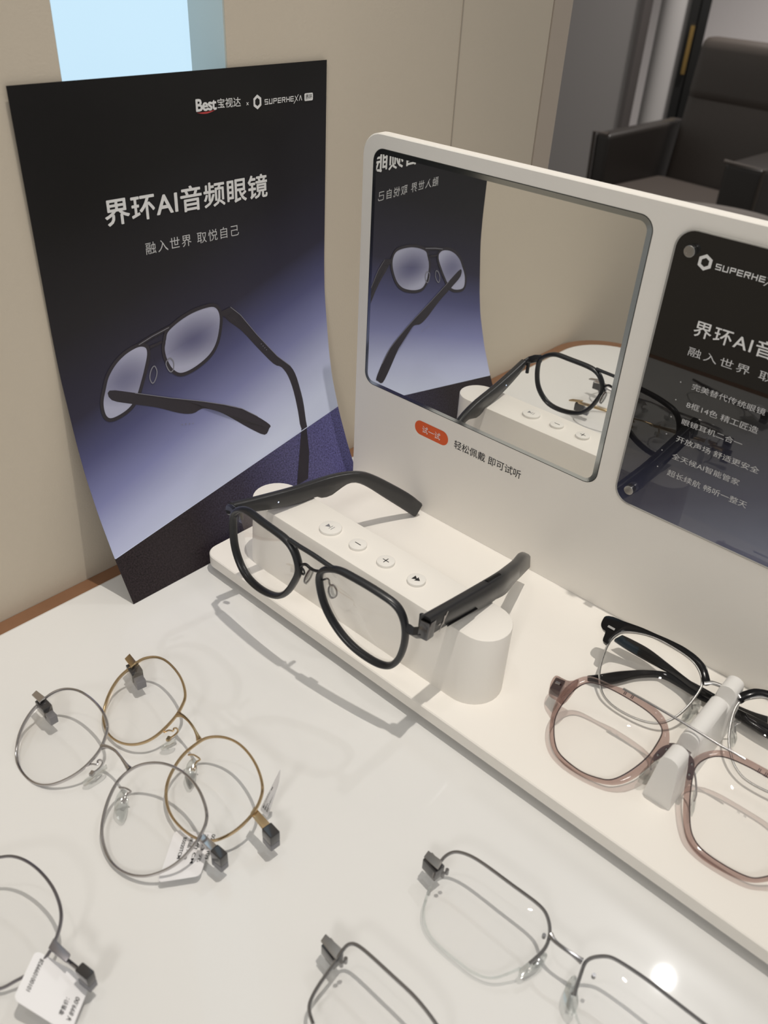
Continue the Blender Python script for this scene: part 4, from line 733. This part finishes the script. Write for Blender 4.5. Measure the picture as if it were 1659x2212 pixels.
def full_rim(name, label, cat, loc, d_, m, grip, grp):
    t = thing(name, label, cat, loc, grp)
    for s in 'LR':
        if 'rim' + s not in d_: continue
        P = relax(cat_closed(mm(d_['rim' + s])), 6); n = up_normal(P, (0, 0, 1)); mb = MB(); mb.tube(P, 0.00062, True, 10, n, 0.0010); part('rim', mb, m, t)
        c = sum(P, V((0, 0, 0))) / len(P); part('lens', lens_mb([c + (p - c) * 0.985 for p in P], n, 0.0018, 0.0008), MLENS, t)
    if 'bridge' in d_:
        B = cat_open(mm(d_['bridge'])); B = [p + V((0, 0, 0.0012 * math.sin(math.pi * i / (len(B) - 1)))) for i, p in enumerate(B)]; mb = MB(); mb.tube(B, lambda q: 0.00062 + 0.0009 * (2 * abs(q - 0.5)) ** 3, False, 10); part('bridge', mb, m, t)
    for s in 'LR':
        if 'pad' + s in d_:
            P = pads(d_['pad' + s]); n = up_normal(P, (0, 0, 1)); c = sum(P, V((0, 0, 0))) / len(P)
            tilt = V((0.35 if s == 'L' else -0.35, 0.25, 0)); P = [p + V((0, 0, (p - c).dot(tilt))) for p in P]
            pd = part('nose_pad', lens_mb(P, n, 0.0006, 0.0022), MPAD, t, label='clear nose pad')
            wv = cat_open(mm(d_['wire' + s])); mb = MB(); mb.tube(wv, 0.00042, False, 8); e = wv[-1]; mb.obox(e, (0.0008, 0.0004, 0), (-0.0005, 0.0010, 0), (0, 0, 0.0008)); part('pad_arm', mb, m, pd)
    if 'plateL' in d_: end_left(t, d_['plateL'], m, 0.0045)
    if 'plateR' in d_: end_right(t, d_['plateR'], m, grip)
    return t
GRP = 'clip-on fronts laid on the glass counter'
full_rim('eyeglass_front', 'round gold wire glasses front, farthest of the round ones on the glass counter', 'glasses', (0.11, -0.225, T), D['gold'], MGOLD, 0, GRP)
full_rim('eyeglass_front', 'round silver wire glasses front, tucked in front of the gold one', 'glasses', (0.10, -0.26, T), D['silver'], MSILV, 0, GRP)
full_rim('eyeglass_front', 'dark grey rimmed glasses front cut by the left edge, with a large tag', 'glasses', (0.14, -0.325, T), D['grey'], MDGREY, 0.006, GRP)
def half_rim(label, loc, d_):
    t = thing('eyeglass_front', label, 'glasses', loc, GRP)
    for s in 'LR':
        if 'top' + s not in d_: continue
        top = relax(cat_open(mm(d_['top' + s])), 3, False); bot = cat_open(mm(d_['bot' + s])); ring = relax(resample(top + bot, 120), 2); n = up_normal(ring, (0, 0, 1))
        mb = MB(); mb.tube(top, 0.00072, False, 10, n, 0.0009); part('brow_rim', mb, MGUN, t)
        c = sum(ring, V((0, 0, 0))) / len(ring); R = [c + (p - c) * 0.99 for p in ring]
        ln = part('lens', lens_mb(R, n, 0.0018, 0.0012), MLENS, t); mb = MB(); mb.tube(resample([c + (p - c) * 0.992 for p in relax(bot, 3, False)], 50, False), 0.00055, False, 8, n, 0.0008); part('lens_edge', mb, MLENSE, ln)
    if 'bridge' in d_:
        B = cat_open(mm(d_['bridge'])); mb = MB(); mb.tube([p + V((0, 0, 0.0012 * math.sin(math.pi * i / (len(B) - 1)))) for i, p in enumerate(B)], lambda q: 0.00075 + 0.0006 * (2 * abs(q - 0.5)) ** 3, False, 10); part('bridge', mb, MGUN, t)
    for s in 'LR':
        if 'pad' + s in d_:
            P = pads(d_['pad' + s]); n = up_normal(P, (0, 0, 1)); c = sum(P, V((0, 0, 0))) / len(P); pd = part('nose_pad', lens_mb(P, n, 0.0006, 0.0026), MPAD, t, label='clear nose pad')
            a = mm([d_['topL'][-2]])[0] if s == 'L' else mm([d_['topR'][1]])[0]
            mb = MB(); mb.tube([a, a + V((0, 0, -0.0025)), c + V((0, 0, 0.001))], 0.0005, False, 8); part('pad_arm', mb, MGUN, pd)
            mb = MB(); mb.cyl(a + V((-0.002 if s == 'L' else 0.003, 0.006, 0.003)), a + V((-0.002 if s == 'L' else 0.003, 0.006, 0.0048)), 0.0008, 10); part('mount_screw', mb, MGUN, pd)
    end_left(t, d_['plateL'], MPLATE, 0.0008, True)
    return t
half_rim('gunmetal half-rim glasses front nearest the white stand, at the lower right', (0.30, -0.195, T), D['semiA'])
half_rim('gunmetal half-rim glasses front cut by the bottom edge, left of the other half-rim one', (0.26, -0.258, T), D['semiB'])
# ---------------------------------------------------------------- tags
def tag_thing(label, Q, texts, loc, group='price tags on the glasses fronts'):
    t = thing('price_tag', label, 'tag', loc, group); P = mm(Q); o, bx, by = P[0], P[1] - P[0], P[3] - P[0]
    n = bx.cross(by).normalized(); n = n if n.z > 0 else -n
    def S(a, b, off=0.0): return o + bx * (a * (1 - b)) + (P[2] - P[3]) * (a * b) + by * b + n * off
    r = 0.10; al = bx.length / by.length; out = []
    for cx_, cy_, a0 in ((1 - r, r, -90), (1 - r, 1 - r, 0), (r, 1 - r, 90), (r, r, 180)):
        for j in range(5): q = math.radians(a0 + 22.5 * j); out.append((cx_ + r * math.cos(q), cy_ + r * math.sin(q)))
    mb = MB(); mb.loft([[S(a, b, 0.00022) for a, b in out], [S(a, b, 0) for a, b in out]]); part('card', mb, MTAG, t, smooth=0)
    return t, S
t, S = tag_thing('white price tag under the front lens of the silver round glasses', D['silver']['tag'], None, (0.152, -0.26, T))
# lines of figures run up the card, from its lower edge towards the hinge
def tag_lines(t, S, rows, ink=MINK, off=0.0004, name='printed_line', flip=False):
    for txt, a, b0, b1, hgt in rows:      # baseline runs along b from b0 to b1 at cross position a
        v, f = plane_text(txt, 0, 0, 1, 1, 0.01)
        if flip: lettering(name, [(v, f)], lambda x, y, k=0.0: S(a + y * hgt, b0 + (b1 - b0) * x, off), ink, t)
        else: lettering(name, [(v, f)], lambda x, y, k=0.0: S(a - y * hgt, b0 + (b1 - b0) * x, off), ink, t)
tag_lines(t, S, [('B5020TCM', 0.28, 0.86, 0.42, 0.09), ('样品 A60', 0.45, 0.88, 0.40, 0.09), ('单价 CM', 0.63, 0.92, 0.30, 0.10), ('2023 元', 0.80, 0.95, 0.32, 0.09), ('02*10109', 0.97, 0.96, 0.36, 0.10)], flip=True)
t, S = tag_thing('white price tag standing edge-on behind the gold glasses hinge', D['gold']['tag'], None, (0.163, -0.219, T))
tag_lines(t, S, [('B5020TCM', 0.30, 0.10, 0.62, 0.16), ('样品 A60', 0.55, 0.10, 0.55, 0.16), ('02*10109', 0.80, 0.12, 0.60, 0.16)])
t, S = tag_thing('large white price tag with a price, under the grey hinge at the lower left', D['grey']['tag'], None, (0.167, -0.328, T))
gt = lambda rows: tag_lines(t, S, rows)
def gtag(txt, x0, x1, y0, y1, bold=0.008):
    # reading direction: from the card's near edge (a=0..1 is right-to-left) up to the hinge edge
    v, f = plane_text(txt, 0, 0, 1, 1, bold); lettering('printed_line', [(v, f)], lambda x, y, k=0.0: S(y0 + (y1 - y0) * y, x0 + (x1 - x0) * x, 0.0004), MINK, t)
gtag('101001099928', 0.26, 0.90, 0.81, 0.88)
gtag('零售价：', 0.20, 0.52, 0.20, 0.28); gtag('￥899.00', 0.18, 0.62, 0.06, 0.135)
# small dark grey clip lying beside the big tag
Q = mm(D['grey']['cubeR']); c = sum(Q[:2], V((0, 0, 0))) / 2
# ================================================================ GLASSES REST (white ridge) AND THE TWO FRAMES ON IT
t = thing('glasses_rest', 'white notched ridge holding the pink and the black frames on the stand base', 'glasses rest', (0.2894, -0.062, 0))
def rest_section(y, top, dx=0.0):
    xc = 0.2894 + dx; wb, wt = 0.0067, 0.0043; P = [V((xc - wb, y, 0)), V((xc + wb, y, 0))]
    for j in range(9):
        q = math.radians(180 * j / 8); P.append(V((xc + wt * math.cos(q), y, max(0.004, top - wt * 0.85 + wt * 0.85 * math.sin(q)))))
    return P
prof = [(-0.0999, 0.0296), (-0.0885, 0.0292), (-0.0880, 0.0245), (-0.0790, 0.0205), (-0.0785, 0.0285), (-0.0490, 0.0285), (-0.0484, 0.0262), (-0.0412, 0.0235), (-0.0406, 0.0285), (-0.0305, 0.0285)]
prof = [(-0.0999, 0.0296), (-0.0893, 0.0292), (-0.0888, 0.0195), (-0.0800, 0.0195), (-0.0792, 0.0282), (-0.0480, 0.0284), (-0.0474, 0.0200), (-0.0395, 0.0200), (-0.0388, 0.0284), (-0.0290, 0.0284)]
b = MB(); b.loft([rest_section(y, z) for y, z in prof]); part('ridge', b, mat('white_plastic', (0.80, 0.79, 0.77), 0.4), t, smooth=40, bevel=0.0)
# pink frame
def band(inner, outer, n, lo, hi, mb=None):
    mb = mb or MB(); A = resample(inner, 120); B = resample(outer, 120)
    # start both loops at the same bearing
    c = sum(A, V((0, 0, 0))) / len(A); k = min(range(120), key=lambda i: -((B[i] - c).normalized().dot((A[0] - c).normalized()))); B = B[k:] + B[:k]
    if (A[8] - A[0]).dot(B[8] - B[0]) < 0: B = [B[0]] + B[:0:-1]
    R = [[], [], [], [], [], []]
    rings = []
    for a, b in zip(A, B):
        d_ = (b - a) * 0.16
        rings.append([a + n * lo, a + n * (hi - 0.0006), a + d_ + n * hi, b - d_ + n * hi, b + n * (hi - 0.0006), b + n * lo])
    mb.loft(rings, True, False, True); return mb
PK = D['pink']; PKM = PK['marks']; t = thing('eyeglasses', 'translucent pink aviator frame with a thin metal top bar, nearest on the white ridge', 'glasses', (0.289, -0.09, 0))
MPINKS = None
for s in 'LR':
    I = relax(cat_closed(mm(PK['in' + s])), 3); O = relax(cat_closed(mm(PK['out' + s])), 3); n = up_normal(I, (0, 0, 1)); part('rim', band(I, O, n, -0.0012, 0.0018), MPINK, t, smooth=60)
    part('lens', lens_mb(I, n, 0.0022, 0.0010), MLENS, t); mb = MB(); mb.tube(I, 0.0003, True, 6); part('rim_lining', mb, MPINKD, t)
mb = MB(); P = relax(cat_closed(mm(PK['end']), 3), 1); mb.prism(P, V((0, 0, -0.004))); ep = part('end_piece', mb, MPINK, t, smooth=30)
mb = MB(); q = mm(PK['end']); c = (q[0] + q[8] + q[1] + q[6]) / 4; ax = (q[2] - q[0]).normalized(); sd = (q[8] - q[0]).normalized()
mb.obox(c + ax * 0.0012 - V((0, 0, 0.0026)), ax * 0.0040, sd * 0.0038, V((0, 0, 0.0024))); part('hinge_core', mb, MPINKD, ep, bevel=0.0006)
mb = MB(); mb.obox(c + ax * 0.001 + V((0, 0, 0.0004)), ax * 0.0018, sd * 0.0006, V((0, 0, 0.0004))); part('rivet', mb, MCHROME, ep)
mb = MB(); mb.tube(cat_open(mm(PK['bar'])), 0.00055, False, 8); part('top_bar', mb, MGUN, t)
mb = MB(); Bq = cat_open(mm(PK['bridge'])); mb.tube([p + V((0, 0, 0.0008)) for p in Bq], 0.0011, False, 8); part('bridge', mb, MPINKD, t)
for s in 'LR':
    P = cat_closed(mm(PK['ins' + s]), 3); mb = MB(); n = up_normal(P, (0, 0, 1)); mb.prism(P, -n * 0.0012); pi = part('bridge_plate', mb, MPINKD, t, smooth=30)
    Q = mm(PK['ins' + s]); c = sum(Q, V((0, 0, 0))) / len(Q); d_ = (Q[0] - Q[4]) * 0.22 if s == 'L' else (Q[1] - Q[5]) * 0.25
    for k in (-1, 1): mb = MB(); mb.cyl(c + d_ * k, c + d_ * k + n * 0.0005, 0.0007, 12, 0.0003); part('rivet', mb, MGUN, pi)
    P = pads(PK['pad' + s]); pd = part('nose_pad', lens_mb(P, up_normal(P, (0, 0, 1)), 0.0006, 0.0026), MPAD, t, label='clear nose pad')
    cpt = sum(P, V((0, 0, 0))) / len(P); mb = MB(); top = c - n * 0.001
    mb.tube(cat_open([top, top + V((0.002 if s == 'R' else -0.002, 0.001, -0.002)), top.lerp(cpt, 0.6) + V((0.002 if s == 'R' else -0.002, 0, 0)), cpt + V((0, 0, 0.0012))]), 0.00045, False, 8); part('pad_arm', mb, MSILV, pd)
for q0 in PKM:
    for dx in (-0.00035, 0.00035):
        mb = MB(); c = mm([q0])[0]; mb.obox(c + V((dx, 0, 0)), V((0.00018, 0, 0)), V((0, 0.0009, 0.0006)), V((0, -0.00008, 0.00012))); part('hallmark', mb, MPINKD, t)
# black browline frame
BK = D['black']; t = thing('eyeglasses', 'glossy black browline glasses with silver lower rims and folded black temples, rear on the ridge', 'glasses', (0.286, -0.045, 0))
for s in 'LR':
    P = cat_closed(mm(BK['brow' + s]), 2); n = up_normal(P, (0, 0, 1)); mb = MB(); mb.prism([p + n * 0.0018 for p in P], -n * 0.0040); br = part('brow', mb, MBLKG, t, bevel=0.0003, smooth=40)
    P = relax(cat_closed(mm(BK['rim' + s])), 3); n = up_normal(P, (0, 0, 1)); mb = MB(); mb.tube(P, 0.0006, True, 10, n, 0.0009); part('rim', mb, MCHROME, t)
    c = sum(P, V((0, 0, 0))) / len(P); part('lens', lens_mb([c + (p - c) * 0.985 for p in P], n, 0.0022, 0.001), MLENS, t)
    if s == 'L':
        q = mm(BK['browL']); cc = (q[0] + q[3] + q[31]) / 3; cc = V((0.2232, -0.0318, q[0].z + 0.0004)); mb = MB(); bn = up_normal(P, (0, 0, 1)); rv = V((1, 0.0, 0)); fv = bn.cross(rv)
        pt = q[0].lerp(q[-8], 0.35) + bn * 0.0021; mb.obox(pt + rv * 0.003, rv * 0.0020, fv * 0.0006, bn * 0.0003); part('rivet', mb, MCHROME, br)
mb = MB(); Bq = cat_open(mm(BK['bridge'])); mb.tube([p + V((0, 0, 0.0014)) for p in Bq], 0.0011, False, 10, (0, -0.5, 1), 0.0009); part('bridge', mb, MCHROME, t)
for k in '12':
    part('temple', strip(mm(BK['t%stop' % k]), mm(BK['t%sbot' % k]), (0, 0.0008, -0.0030), 50), MBLKG, t, smooth=50)
for s in 'LR':
    P = pads(BK['pad' + s]); pd = part('nose_pad', lens_mb(P, up_normal(P, (0, 0, 1)), 0.0006, 0.0026), MPAD, t, label='clear nose pad'); cpt = sum(P, V((0, 0, 0))) / len(P)
    wv = cat_open(mm(BK['wireR'])) if s == 'R' else cat_open([V((0.2765, -0.0420, 0.0150)), V((0.2755, -0.0415, 0.0120)), cpt + V((0, 0, 0.001))]); mb = MB(); mb.tube(wv, 0.00045, False, 8); part('pad_arm', mb, MCHROME, pd)
